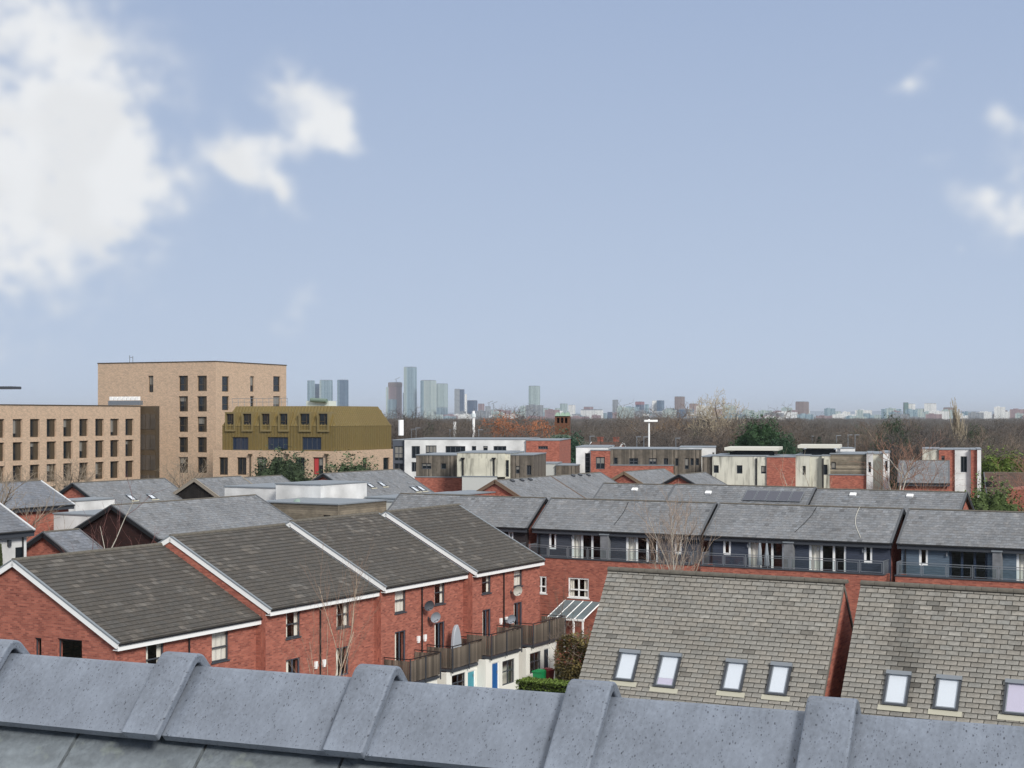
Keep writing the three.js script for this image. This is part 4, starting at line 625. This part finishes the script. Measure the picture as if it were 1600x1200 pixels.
{ // brick church tower with a green roofed nave, brown tiled roof
  const f = fr(867, 330, 6 * deg), t = thing('church_tower', 'brown brick church tower with tall louvres and scalloped green cap', 'tower', f), w = f.t(890), yt = f.y(878, 650), bt = M('#8a6a5a', .92, { map: bm2, bumpMap: bb2, bumpScale: .003 });
  const slots = [0, 1, 2].map(i => [w * (.14 + i * .27), w * (.14 + i * .27) + w * .17, f.y(878, 661), f.y(878, 652.5)]); part(t, 'wall', wallGeo(rectPts(0, w, GY, yt), slots, .5), bt); part(t, 'wall', new Q().box(0, .4, GY, yt, -w, -.501), bt); part(t, 'wall', new Q().box(w - .4, w, GY, yt, -w, -.501), bt); part(t, 'wall', new Q().box(.4, w - .4, GY, yt, -w, -w + .4), bt);
  const cop = M('#9db8a6', .7), cq = new Q(); for (let k = 0; k < 3; k++) for (let i = 0; i < 6; i++) { const a = i / 6, b = (i + 1) / 6, X = w / 3; cq.box(k * X + a * X, k * X + b * X, yt, yt + .1 + Math.sin(Math.PI * (a + b) / 2) * .7, -w - .2, .25); } part(t, 'scalloped_cap', cq, cop);
  const rf = fr(845, 318, 6 * deg), n = thing('church_nave', 'green copper church roof below the brick tower', 'church', rf), L = rf.t(922), yr = rf.y(880, 679), ye = rf.y(880, 697), q = new Q(); q.quad([-6, ye, 6], [L + 2, ye, 6], [L - 5, yr, 0], [0, yr, 0]).quad([L + 2, ye, 6], [L + 2, ye, -6], [L - 5, yr, 0], [L - 5, yr, 0]).quad([L + 2, ye, -6], [-6, ye, -6], [0, yr, 0], [L - 5, yr, 0]).quad([-6, ye, -6], [-6, ye, 6], [0, yr, 0], [0, yr, 0]); part(n, 'roof', q, M('#586a58', .8, { map: cl(noiseT, .1, .1) })); part(n, 'wall', new Q().box(-5.5, L + 1.5, GY, ye, -5.5, 5.5), bt);
  const hf = fr(925, 260, A); ridgeHouse('brown tiled roof with two chimneys below the church', 926, 690.5, 262, 972, A, 5, 3, { name: 'tiled_roof_house', mat: slateM('#7a5a4e', .9), barge: whitePaint });
  for (const px of [938, 963]) single('chimney', new Q().box(-.4, .4, 8, 12.7, -.4, .4).box(-.48, .48, 12.7, 12.85, -.48, .48), brickRed, 'square brick chimney on the brown tiled roof', 'chimney', fr(px, 262, A), 'chimneys on the brown roof');
}

// ---------------------------------------------------------------- trees
function bareTree(seed, h, o = {}) {
  const { spread = .55, up = .35, kids = [9, 6, 5, 4], thin = .022, rad = h * .018, trunkTo = .3, twigLen = .5, droop = 0 } = o, R = rng(seed), tr = new Q(), cr = new Q();
  const grow = (p, d, len, r, lv) => {
    const q = lv < 2 ? tr : cr, n = lv === 0 ? 5 : lv < 3 ? 3 : 2; let a = p.clone(), dir = d.clone(), pts = [a.clone()];
    for (let i = 0; i < n; i++) { dir.x += (R() - .5) * .28; dir.z += (R() - .5) * .28; dir.y += lv ? up * .25 - droop * lv * .1 : .05; dir.normalize(); const b = a.clone().addScaledVector(dir, len / n), r0 = r * (1 - i / n * .7), r1 = r * (1 - (i + 1) / n * .7); q.tube(a.toArray(), b.toArray(), Math.max(thin * .5, r0), Math.max(thin * .4, r1), lv < 1 ? 7 : lv < 2 ? 5 : 3); a = b; pts.push(b.clone()); }
    if (lv >= kids.length) return;
    for (let k = 0; k < kids[lv]; k++) {
      const u = (lv ? .2 : trunkTo) + (k + R() * .8) / kids[lv] * (lv ? .8 : 1 - trunkTo), i = Math.min(n - 1, Math.floor(u * n)), pt = pts[i].clone().lerp(pts[i + 1], Math.min(1, u * n - i));
      const ang = k * 2.4 + R() * 1.2, e = Math.abs(dir.y) < .95 ? V(0, 1, 0) : V(1, 0, 0), s = V(0, 0, 0).crossVectors(dir, e).normalize(), t = V(0, 0, 0).crossVectors(s, dir), od = s.multiplyScalar(Math.cos(ang)).add(t.multiplyScalar(Math.sin(ang)));
      const nd = d.clone().multiplyScalar(1 - spread + (R() - .5) * .2).addScaledVector(od, spread + .15 * R()); nd.y += up * (lv === 0 ? .5 : .3); nd.normalize();
      grow(pt, nd, len * (lv === 0 ? (.62 - .34 * u) : twigLen) * (.75 + R() * .5), r * (lv === 0 ? .45 : .5), lv + 1);
    }
  };
  grow(V(0, 0, 0), V((R() - .5) * .1, 1, (R() - .5) * .1).normalize(), h * (o.lead ?? .92), rad, 0);
  return [tr.build(), cr.build()];
}
const barkBrown = M('#6b5f55', .95), twigBrown = M('#75675c', .95), birchBark = M('#cfc9bd', .85, { map: cl(noiseT, 1, 3) }), birchTwig = M('#7d6358', .95), orangeTwig = M('#9c6240', .95), paleTwig = M('#a59a86', .95);
const protos = [bareTree(1, 13), bareTree(2, 14, { spread: .65, kids: [10, 6, 5, 4] }), bareTree(3, 12, { spread: .5, up: .5, kids: [11, 6, 5, 3] }), bareTree(4, 13, { spread: .7, up: .2, kids: [9, 7, 5, 4] })];
function tree(name, label, px, z, h, pr, tm, cm, group, base = GY) { const t = thing(name, label, 'tree', null, group); t.position.set((px - 800) / F * z, base, -z); for (const g of pr) if (!g.boundingBox) g.computeBoundingBox(); const s = (name === 'poplar_tree' ? 1 : 1.13) * h / Math.max(pr[0].boundingBox.max.y, pr[1].boundingBox.max.y); t.scale.set(s, s, s); t.rotation.y = px * 1.7; part(t, 'trunk', pr[0], tm); part(t, 'crown', pr[1], cm); return t; }
const hAt = (py, z) => H - (py - HY) / F * z - GY;
// pale-barked birches
const birchP = bareTree(21, 13, { spread: .42, up: .45, kids: [13, 6, 4, 3], thin: .016, rad: .13, trunkTo: .22, twigLen: .48 }), birchQ = bareTree(27, 13, { spread: .4, up: .5, kids: [7, 4, 3], thin: .014, rad: .09, trunkTo: .3 });
const birchS = bareTree(29, 13, { spread: .28, up: .6, kids: [9, 6, 4], thin: .01, rad: .06, trunkTo: .3 });
const birchF = bareTree(23, 13, { spread: .5, up: .5, kids: [8, 6, 5, 3], thin: .02, rad: .17, trunkTo: .1, twigLen: .55 });
tree('birch_tree', 'white-barked birch standing in front of the charcoal-clad house', 1060, 80, hAt(786, 80), birchP, birchBark, M('#9a897b', .95)).scale.multiply(V(.72, 1, .72));
tree('birch_tree', 'slender pale birch against the brick terrace wall', 502, 57, hAt(880, 57), birchS, M('#b9a995', .9), M('#8f7868', .95));
tree('birch_tree', 'pale birch in front of the plum brick gable', 226, 76, hAt(770, 76), birchQ, birchBark, M('#6f4d4a', .95));
tree('birch_tree', 'reddish-twigged pale birch between stained flats and slate balcony roofs', 1408, 138, hAt(699, 138), birchF, birchBark, M('#8a6a5a', .95));
tree('birch_tree', 'thin birch in front of the red brick panel', 1236, 128, hAt(726, 128), birchQ, birchBark, paleTwig);
tree('birch_tree', 'small birch in front of the mossy white flats', 1262, 132, hAt(722, 132), birchQ, birchBark, paleTwig);
tree('bare_tree', 'brown bare tree at the right border beside white house', 1592, 120, hAt(722, 120), birchF, barkBrown, M('#8a6658', .95));
for (const [px, z, y, l] of [[40, 140, 746, 'bare tree before the tan wing windows near left border'], [95, 150, 728, 'bushy bare tree at the middle of the tan wing'], [142, 152, 733, 'bare tree before the tan wing near its end'], [262, 155, 728, 'bare tree below the tan tower'], [20, 92, 752, 'bare twiggy tree on the pale-edged slate roof side']]) tree('bare_tree', l, px, z, hAt(y, z), px === 20 ? birchF : protos[px % 4], barkBrown, M('#8c8071', .95));
// individual trees standing out of the wood
tree('bare_tree', 'tall pale bare tree rising above the wood beside skyline', 1125, 300, hAt(624, 300), bareTree(31, 13, { spread: .6, kids: [11, 7, 5, 4], thin: .05 }), barkBrown, paleTwig);
tree('bare_tree', 'rounded bare tree before the blue office block', 1052, 290, hAt(644, 290), bareTree(32, 13, { spread: .65, kids: [11, 7, 5, 4], thin: .04 }), barkBrown, twigBrown);
tree('poplar_tree', 'tall narrow bare poplar above the right-hand wood', 1496, 280, hAt(620, 280), bareTree(33, 13, { spread: .12, up: 1, kids: [26, 7, 4, 3], thin: .05, trunkTo: .1, twigLen: .4 }), barkBrown, paleTwig);
tree('bare_tree', 'branching bare tree beside a dark conifer', 1375, 250, hAt(665, 250), birchF, M('#a89684', .9), twigBrown);
tree('willow_tree', 'wide orange-twigged willow left of the church tower', 812, 300, hAt(657, 300), bareTree(34, 13, { spread: .8, up: .1, kids: [12, 7, 6, 5], thin: .04, lead: .7 }), barkBrown, orangeTwig).scale.multiply(V(1.9, 1, 1.6));
tree('willow_tree', 'small ochre-twigged tree right of the church tower', 1032, 320, hAt(664, 320), bareTree(35, 13, { spread: .8, up: .1, kids: [10, 7, 5, 4], thin: .04, lead: .7 }), barkBrown, M('#8f7148', .95)).scale.multiply(V(1.4, 1, 1.3));
for (const [px, z, y, l] of [[1540, 240, 678, 'spreading bare tree left of the far right border'], [1588, 200, 692, 'spreading bare tree at the far right border'], [1452, 260, 676, 'low bare tree left of the poplar'], [1330, 250, 672, 'bare tree behind the small white rooftop box'], [985, 300, 664, 'bare tree above the timber flats']]) tree('bare_tree', l, px, z, hAt(y, z), protos[px % 4], barkBrown, twigBrown);
// evergreens: a cone or dome filled with small sprays
function sprays(seed, n, size, inside) { const q = new Q(), R = rng(seed); for (let i = 0; i < n; i++) { const p = inside(R); const k = .6 + R() * .8; q.col = [k, k, k]; const a = R() * 6.28, b = (R() - .3) * 1.4, s = size * (.6 + R() * .8), dx = Math.cos(a) * Math.cos(b) * s, dy = Math.sin(b) * s, dz = Math.sin(a) * Math.cos(b) * s, ex = -Math.sin(a) * s * .45, ez = Math.cos(a) * s * .45; q.tri([p[0] - ex, p[1], p[2] - ez], [p[0] + ex, p[1] - s * .1, p[2] + ez], [p[0] + dx, p[1] + dy, p[2] + dz], [0, 0], [1, 0], [.5, 1]); } return q.build(); }
const leafM = c => M(c, .9, { vertexColors: true, side: THREE.DoubleSide });
const cone = sprays(41, 14000, .2, R => { const u = R(), y = u * 1, r = (1 - u) * .34 * Math.pow(R(), .35) + .01, a = R() * 6.28, lump = 1 + .22 * Math.sin(a * 5 + u * 17); return [Math.cos(a) * r * lump * 10, y * 10, Math.sin(a) * r * lump * 10]; });
const egg = sprays(43, 30000, .17, R => { const a = R() * 6.28, b = Math.acos(2 * R() - 1), k = Math.pow(R(), .22), lump = 1 + .2 * Math.sin(a * 4 + b * 7) + .1 * Math.sin(a * 9); return [Math.sin(b) * Math.cos(a) * 3 * k * lump, 5 + Math.cos(b) * 5 * k * lump, Math.sin(b) * Math.sin(a) * 3 * k * lump]; });
const lumpy = (g, f) => { const p = g.attributes.position, v = V(0, 0, 0); for (let i = 0; i < p.count; i++) { v.fromBufferAttribute(p, i); f(v); p.setXYZ(i, v.x, v.y, v.z); } g.setAttribute('color', new THREE.Float32BufferAttribute(new Float32Array(p.count * 3).fill(.8), 3)); g.computeVertexNormals(); return g; };
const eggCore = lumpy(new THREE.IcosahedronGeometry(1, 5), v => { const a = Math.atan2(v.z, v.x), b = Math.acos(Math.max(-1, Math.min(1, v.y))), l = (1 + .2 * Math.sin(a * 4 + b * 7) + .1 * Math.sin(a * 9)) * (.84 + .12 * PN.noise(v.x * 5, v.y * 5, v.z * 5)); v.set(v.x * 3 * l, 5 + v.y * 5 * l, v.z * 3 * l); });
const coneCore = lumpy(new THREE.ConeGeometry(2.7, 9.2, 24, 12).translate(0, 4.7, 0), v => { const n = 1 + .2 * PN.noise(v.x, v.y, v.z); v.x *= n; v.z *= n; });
const stem = new Q().tube([0, 0, 0], [0, 6, 0], .22, .08, 7).build();
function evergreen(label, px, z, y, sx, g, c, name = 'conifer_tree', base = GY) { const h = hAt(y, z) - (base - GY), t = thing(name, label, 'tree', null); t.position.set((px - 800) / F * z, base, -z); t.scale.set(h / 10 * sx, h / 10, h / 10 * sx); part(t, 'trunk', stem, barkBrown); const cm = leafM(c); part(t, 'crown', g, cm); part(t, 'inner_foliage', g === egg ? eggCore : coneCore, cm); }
evergreen('broad dark conifer behind the stained white flats', 1189, 240, 659, 1.05, egg, '#33502f'); evergreen('smaller dark evergreen beside the broad conifer', 1222, 235, 684, .9, egg, '#2f4a34'); evergreen('small pointed conifer in the wood', 1280, 260, 684, .8, cone, '#2c4433');
for (const [px, z, y, w, l] of [[670, 330, 668, .5, 'dark evergreen in the wood behind the white block, under the tallest tower'], [838, 350, 667, .6, 'dark evergreen between the orange willow and the church tower'], [960, 330, 676, .7, 'low dark evergreen right of the church in the wood'], [1085, 300, 678, .6, 'low dark evergreen left of the tall pale tree'], [1345, 320, 673, .8, 'low dark evergreen in the wood behind the rooftop box'], [1430, 330, 670, .6, 'dark evergreen left of the poplar'], [1525, 300, 672, .8, 'dark rounded evergreen right of the poplar']]) evergreen(l, px, z, y, w, egg, '#37472f');
evergreen('dark conifer above a branching bare tree', 1392, 270, 658, .75, egg, '#33462f'); evergreen('dark ivy-covered trunk below the bare tree', 1378, 245, 689, .7, egg, '#2e4a34'); evergreen('dark conifer in front of the green church roof', 885, 230, 680, 1.1, egg, '#2f4c3a');
evergreen('dark pine bush below the bronze mansard', 440, 150, 714, 1.1, egg, '#3c4c33', 'pine_tree'); evergreen('pine top showing over the four-skylight roof', 548, 150, 722, 1.2, egg, '#46583a', 'pine_tree'); evergreen('glossy ivy green bush at right above brown roof', 1565, 200, 710, 1.5, egg, '#62762f', 'evergreen_bush'); evergreen('round green bush beside the long slate roof end', 1548, 112, 762, .9, egg, '#56683a', 'evergreen_bush'); evergreen('dark conifer at the left border beside white house', 1, 72, 852, .2, cone, '#3f4a2c');
// wood: bare trees that read as one mass
{ const R = rng(99), mats = [M('#59534f', .95), M('#645d57', .95), M('#514d4b', .95), M('#5f5a54', .95)];
  protos.forEach((pr, k) => { const g = mergeGeometries([pr[0], pr[1]]), n = 330, m = new THREE.InstancedMesh(g, mats[k], n), o = new THREE.Object3D(); for (let i = 0; i < n; i++) { const z = i < 170 ? 235 + R() * 180 : 380 + Math.pow(R(), 1.4) * 900, px = 560 + R() * 1120, s = (z < 420 ? .70 + R() * .24 : .66 + R() * .18) * (px > 1250 ? .9 : 1) * (R() < .14 ? 1.2 : 1); if ((px > 838 && px < 934 && z < 345) || (px > 915 && px < 990 && z < 275)) { i--; continue; } o.position.set((px - 800) / F * z, GY, -z); o.rotation.y = R() * 6.28; o.scale.set(s * 1.25, s, s * 1.25); o.updateMatrix(); m.setMatrixAt(i, o.matrix); { const k = .62 + R() * .6, q = R(); m.setColorAt(i, new THREE.Color(k * (q > .8 ? 1.12 : 1), k * (q < .2 ? 1.04 : .98), k * (q > .8 ? .85 : 1))); } } m.name = numbered('bare_wood'); tag(m, ['brown bare winter wood between the flats and the city', 'second kind of bare brown tree mixed through the winter wood', 'upright bare trees mixed through the winter wood', 'spreading bare trees mixed through the winter wood'][k], 'wood', null, 'stuff'); m.castShadow = m.receiveShadow = true; scene.add(m); });
  const g = mergeGeometries([protos[1][0], protos[1][1]]), n = 1500, m = new THREE.InstancedMesh(g, M('#5f5953', .95), n), o = new THREE.Object3D(); for (let i = 0; i < n; i++) { const z = 1200 + R() * 2300, px = 300 + R() * 1450; o.position.set((px - 800) / F * z, GY, -z); o.rotation.y = R() * 6.28; const s = .5 + R() * .3; o.scale.set(s * 3.4, s, s * 3.4); o.updateMatrix(); m.setMatrixAt(i, o.matrix); } m.name = 'far_wood'; tag(m, 'hazy far wood at the foot of the city skyline', 'wood', null, 'stuff'); scene.add(m); }
// hedge and scrub in the gap beside the terrace
function leafBox(seed, n, x0, x1, y0, y1, z0, z1, s) { return sprays(seed, n, s, R => { const e = R(); return [x0 + R() * (x1 - x0), e < .6 ? y1 - R() * .12 : y0 + R() * (y1 - y0), e < .6 ? z0 + R() * (z1 - z0) : z1 - R() * .1]; }); }
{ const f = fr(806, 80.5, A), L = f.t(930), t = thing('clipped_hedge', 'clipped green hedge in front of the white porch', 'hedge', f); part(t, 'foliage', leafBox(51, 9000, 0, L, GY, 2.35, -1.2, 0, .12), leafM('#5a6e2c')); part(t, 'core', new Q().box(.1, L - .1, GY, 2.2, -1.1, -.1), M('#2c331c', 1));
  const f2 = fr(866, 84.5, A), t2 = thing('shrub_mass', 'olive brown overgrown shrubs below the conservatory', 'shrubs', f2); part(t2, 'foliage', sprays(52, 12000, .16, R => { const a = R(), x = a * 4.2, top = 4.6 + Math.sin(a * 9) * .3 - (1 - a) * .8, y = GY + R() * (top - GY); return [x, y, -Math.pow(R(), 2) * 2.5 + Math.sin(y * 3 + a * 6) * .15]; }), leafM('#6a5f38')); part(t2, 'branches', bareTree(53, 4.6, { kids: [9, 5, 4], spread: .8 })[1].translate(2, GY, -1), barkBrown);
}
tree('bare_tree', 'small bare shrub against the brick wall below the clad house', 868, 96, 5.8, birchQ, barkBrown, twigBrown);

// ---------------------------------------------------------------- masts and lamp posts
for (const [px, z, y0, y1, r, l, head] of [[710.5, 300, 686, 659, .28, 'short thick white mast behind the white block', 0], [740, 300, 686, 642, .26, 'white mast topped by a pale cylinder', 1], [1014, 250, 700, 655, .14, 'tall white lamp post with a wide flat double head', 2]]) { const f = fr(px, z, 0), t = thing('mast', l, 'mast', f); part(t, 'pole', new Q().tube([0, GY, 0], [0, f.y(px, y1), 0], r * 1.25, r, 8, true), whitePaint); if (head === 1) part(t, 'head', new Q().tube([0, f.y(px, 652), 0], [0, f.y(px, 646), 0], .5, .5, 10, true), M('#cfd8dc', .5)); if (head === 2) part(t, 'head', new Q().box(-.8, 1.4, f.y(px, 659), f.y(px, 656), -.5, .5), whitePaint); }
for (const [px, y] of [[643, 671], [650, 669], [703, 672], [748, 672], [922, 682], [995, 683], [1006, 683], [1056, 685], [1269, 682], [1307, 681], [1325, 680], [1336, 680]]) { const f = fr(px, 240, 0); single('lamp_post', new Q().tube([0, GY, 0], [0, f.y(px, y), 0], .09, .06, 6, true).box(-.1, .7, f.y(px, y), f.y(px, y) + .1, -.08, .08), greyMetal, 'thin grey street lamp post against the wood', 'lamp post', f, 'street lamps before the wood'); }

// ---------------------------------------------------------------- city skyline
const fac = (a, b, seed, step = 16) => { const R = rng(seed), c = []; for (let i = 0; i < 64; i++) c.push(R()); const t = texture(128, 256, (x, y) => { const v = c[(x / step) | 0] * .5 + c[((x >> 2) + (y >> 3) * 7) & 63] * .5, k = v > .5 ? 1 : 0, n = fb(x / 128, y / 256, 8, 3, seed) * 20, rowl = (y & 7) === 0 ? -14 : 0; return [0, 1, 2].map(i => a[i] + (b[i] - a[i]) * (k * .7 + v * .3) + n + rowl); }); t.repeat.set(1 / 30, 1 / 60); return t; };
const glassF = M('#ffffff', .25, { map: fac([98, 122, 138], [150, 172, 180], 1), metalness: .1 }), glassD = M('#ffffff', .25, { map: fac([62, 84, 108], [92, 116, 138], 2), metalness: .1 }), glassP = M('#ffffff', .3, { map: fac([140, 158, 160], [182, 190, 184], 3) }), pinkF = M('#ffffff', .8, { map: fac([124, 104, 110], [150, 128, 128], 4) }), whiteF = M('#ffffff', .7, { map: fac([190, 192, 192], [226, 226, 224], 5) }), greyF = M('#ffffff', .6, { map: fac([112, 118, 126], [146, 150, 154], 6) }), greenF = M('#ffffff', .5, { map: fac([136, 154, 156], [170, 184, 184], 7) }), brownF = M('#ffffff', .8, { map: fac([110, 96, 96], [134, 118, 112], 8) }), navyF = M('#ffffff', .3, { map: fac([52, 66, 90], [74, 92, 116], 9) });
function tower(a, b, y, z, m, label, o = {}) { const slim = b - a < 9, f = fr(a, z, (slim ? 4 : 25) * deg), w = f.t(slim ? b : a + (b - a) * .64), d = slim ? 18 : (b - a) * .36 * z / F / Math.sin((25 - ((a - 800) / F) / deg) * deg), top = H - (y - HY) / F * z; const t = thing(o.name ?? 'city_tower', label, 'tower', f, o.group); part(t, 'tower_body', new Q().box(0, w, GY, top, -d, 0), m); part(t, 'parapet', new Q().box(w * .03, w * .97, top, top + Math.min(3, w * .06), -d * .97, -d * .03), greyMetal); if (o.fin) part(t, 'side_facade', new Q().box(0, w * o.fin[0], GY, top + .5, .001, 1.2), o.fin[1]); if (o.low) part(t, 'lower_facade', new Q().box(-w * .03, w * .97, GY, H - (o.low - HY) / F * z, .001, 2), glassF); if (o.cap) part(t, 'cap', new Q().box(-w * .04, w * 1.04, top - o.cap, top + .5, -d, 1), o.capM); return t; }
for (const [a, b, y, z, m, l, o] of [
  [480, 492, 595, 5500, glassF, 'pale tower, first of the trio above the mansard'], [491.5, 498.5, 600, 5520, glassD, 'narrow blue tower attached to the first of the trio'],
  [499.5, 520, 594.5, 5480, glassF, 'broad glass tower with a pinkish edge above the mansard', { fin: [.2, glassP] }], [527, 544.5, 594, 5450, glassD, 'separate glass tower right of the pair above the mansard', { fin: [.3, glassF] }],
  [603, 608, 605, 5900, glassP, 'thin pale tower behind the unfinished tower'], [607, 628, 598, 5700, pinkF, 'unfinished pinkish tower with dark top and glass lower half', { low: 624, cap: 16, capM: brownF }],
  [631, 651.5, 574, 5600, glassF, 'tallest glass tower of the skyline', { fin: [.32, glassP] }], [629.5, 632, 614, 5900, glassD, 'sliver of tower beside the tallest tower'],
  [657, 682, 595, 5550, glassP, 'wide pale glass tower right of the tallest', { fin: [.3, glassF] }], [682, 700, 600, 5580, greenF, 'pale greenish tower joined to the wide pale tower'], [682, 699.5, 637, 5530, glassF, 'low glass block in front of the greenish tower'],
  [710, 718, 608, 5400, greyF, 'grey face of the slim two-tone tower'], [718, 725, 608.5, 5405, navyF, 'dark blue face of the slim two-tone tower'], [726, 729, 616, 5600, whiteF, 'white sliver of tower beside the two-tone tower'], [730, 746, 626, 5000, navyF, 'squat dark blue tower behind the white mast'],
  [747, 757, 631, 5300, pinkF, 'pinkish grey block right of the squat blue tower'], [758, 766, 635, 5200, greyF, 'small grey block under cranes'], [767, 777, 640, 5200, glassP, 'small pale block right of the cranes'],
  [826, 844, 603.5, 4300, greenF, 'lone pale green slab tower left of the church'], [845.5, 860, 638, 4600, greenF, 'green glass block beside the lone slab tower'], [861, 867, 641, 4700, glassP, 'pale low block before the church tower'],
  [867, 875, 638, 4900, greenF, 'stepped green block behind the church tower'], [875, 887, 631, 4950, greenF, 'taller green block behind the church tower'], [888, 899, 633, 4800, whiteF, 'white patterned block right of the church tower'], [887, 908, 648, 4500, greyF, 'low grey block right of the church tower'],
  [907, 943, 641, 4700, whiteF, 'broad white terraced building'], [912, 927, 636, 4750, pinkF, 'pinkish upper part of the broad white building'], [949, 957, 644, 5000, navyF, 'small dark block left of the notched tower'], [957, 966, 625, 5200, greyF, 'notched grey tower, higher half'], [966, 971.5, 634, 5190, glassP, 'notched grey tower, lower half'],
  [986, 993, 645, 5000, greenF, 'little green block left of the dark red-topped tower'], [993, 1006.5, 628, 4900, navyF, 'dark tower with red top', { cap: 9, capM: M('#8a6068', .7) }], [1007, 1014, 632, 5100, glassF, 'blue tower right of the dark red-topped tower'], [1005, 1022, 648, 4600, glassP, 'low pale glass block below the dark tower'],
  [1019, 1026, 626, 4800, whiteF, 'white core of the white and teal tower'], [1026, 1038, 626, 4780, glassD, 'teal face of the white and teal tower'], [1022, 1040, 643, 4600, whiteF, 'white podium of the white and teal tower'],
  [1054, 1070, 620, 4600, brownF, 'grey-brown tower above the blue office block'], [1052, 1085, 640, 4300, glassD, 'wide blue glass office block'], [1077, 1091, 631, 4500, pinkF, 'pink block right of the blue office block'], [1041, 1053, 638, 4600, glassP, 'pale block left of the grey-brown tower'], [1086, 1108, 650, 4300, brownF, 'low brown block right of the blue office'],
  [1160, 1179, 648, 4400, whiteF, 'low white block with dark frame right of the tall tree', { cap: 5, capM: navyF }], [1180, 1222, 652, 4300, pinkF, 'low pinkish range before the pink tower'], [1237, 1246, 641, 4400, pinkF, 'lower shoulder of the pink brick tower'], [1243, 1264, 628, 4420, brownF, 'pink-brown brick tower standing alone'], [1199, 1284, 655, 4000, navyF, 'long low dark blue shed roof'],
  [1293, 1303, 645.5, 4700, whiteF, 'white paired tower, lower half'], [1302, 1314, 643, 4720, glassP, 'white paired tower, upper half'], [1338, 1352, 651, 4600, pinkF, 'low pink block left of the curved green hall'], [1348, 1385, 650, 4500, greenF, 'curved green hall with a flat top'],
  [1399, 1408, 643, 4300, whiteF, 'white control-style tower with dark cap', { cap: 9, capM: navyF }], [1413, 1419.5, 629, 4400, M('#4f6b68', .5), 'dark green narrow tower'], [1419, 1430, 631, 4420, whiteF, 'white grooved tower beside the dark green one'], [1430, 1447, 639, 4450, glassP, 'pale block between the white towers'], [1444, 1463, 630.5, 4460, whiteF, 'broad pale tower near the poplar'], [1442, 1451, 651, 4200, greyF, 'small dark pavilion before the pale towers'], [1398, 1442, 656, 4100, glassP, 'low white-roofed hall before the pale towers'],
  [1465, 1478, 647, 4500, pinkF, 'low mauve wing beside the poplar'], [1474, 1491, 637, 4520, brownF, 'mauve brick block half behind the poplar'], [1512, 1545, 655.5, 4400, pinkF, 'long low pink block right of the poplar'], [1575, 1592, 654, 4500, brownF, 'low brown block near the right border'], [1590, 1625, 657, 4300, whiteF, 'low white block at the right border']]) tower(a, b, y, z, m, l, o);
// chimneys, cranes, spire
for (const [px, y, z, r, l] of [[1460 + 93, 650, 4400, 3, 'dark chimney right of the poplar'], [1571, 644.5, 4400, 5, 'tall white chimney with dark top'], [1576, 649, 4400, 3, 'dark chimney beside the white chimney']]) { const f = fr(px, z, 0), t = thing('tall_chimney', l, 'chimney', f), yt = f.y(px, y); part(t, 'shaft', new Q().tube([0, GY, 0], [0, yt, 0], r * 1.3, r, 10, true), l.includes('white') ? whitePaint : M('#6f6a6c', .8)); part(t, 'top_band', new Q().tube([0, yt, 0], [0, yt + 6, 0], r * 1.15, r * 1.15, 10, true), M('#5a4f52', .8)); }
for (const [px, y, z, l] of [[619, 593, 5700, 'crane on top of the unfinished tower'], [812, 641, 4500, 'crane left of the lone slab tower'], [764, 630, 5200, 'crane above the small grey block'], [771, 631, 5200, 'thin crane above the small pale block']]) { const f = fr(px, z, 0), yt = f.y(px, y); const q = new Q().tube([0, GY, 0], [0, yt, 0], 1.2, 1.2, 4).tube([-6, yt, 0], [14, yt + 8, 0], .9, .9, 4); single('tower_crane', q, greyMetal, l, 'crane', f); }
{ const f = fr(1331, 4300, 0), yt = f.y(1331, 650), t = thing('church_spire', 'hazy stone spire between low blocks', 'spire', f); part(t, 'tower', new Q().box(-7, 7, GY, yt - 12, -7, 7), greyF); part(t, 'spire', new Q().tube([0, yt - 12, 0], [0, yt + 6, 0], 7, .5, 6), greyF); }
{ const R = rng(5), ms = [whiteF, glassP, greyF, glassF, pinkF]; const q = new Q(); for (let i = 0; i < 200; i++) { const px = 640 + R() * 980, z = 3600 + R() * 1500, f = fr(px, z, 20 * deg), w = 14 + R() * 42, h = 13 + Math.pow(R(), 1.6) * (R() < .25 ? 34 : 20); single('low_city_building', new Q().box(0, w, GY, GY + h, -15, 0).box(w * .2, w * .5, GY + h, GY + h + 2, -12, -4), ms[i % 5], ['small white low building', 'small pale greyish low building', 'small mid grey low building', 'small blue glassy low building', 'small pinkish low building'][i % 5] + ' at the foot of the city skyline', 'building', f, ['white', 'pale grey', 'mid grey', 'glassy', 'pinkish'][i % 5] + ' low buildings before the skyline'); } }
{ // far moorland hills
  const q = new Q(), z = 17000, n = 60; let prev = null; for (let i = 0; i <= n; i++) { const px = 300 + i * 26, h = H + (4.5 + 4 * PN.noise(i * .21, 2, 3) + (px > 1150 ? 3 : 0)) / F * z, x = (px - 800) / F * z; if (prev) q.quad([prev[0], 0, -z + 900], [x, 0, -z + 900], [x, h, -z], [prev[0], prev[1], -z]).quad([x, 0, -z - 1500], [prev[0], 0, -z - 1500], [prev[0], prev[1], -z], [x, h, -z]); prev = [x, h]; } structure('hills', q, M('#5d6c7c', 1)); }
renderer.render(scene, camera);
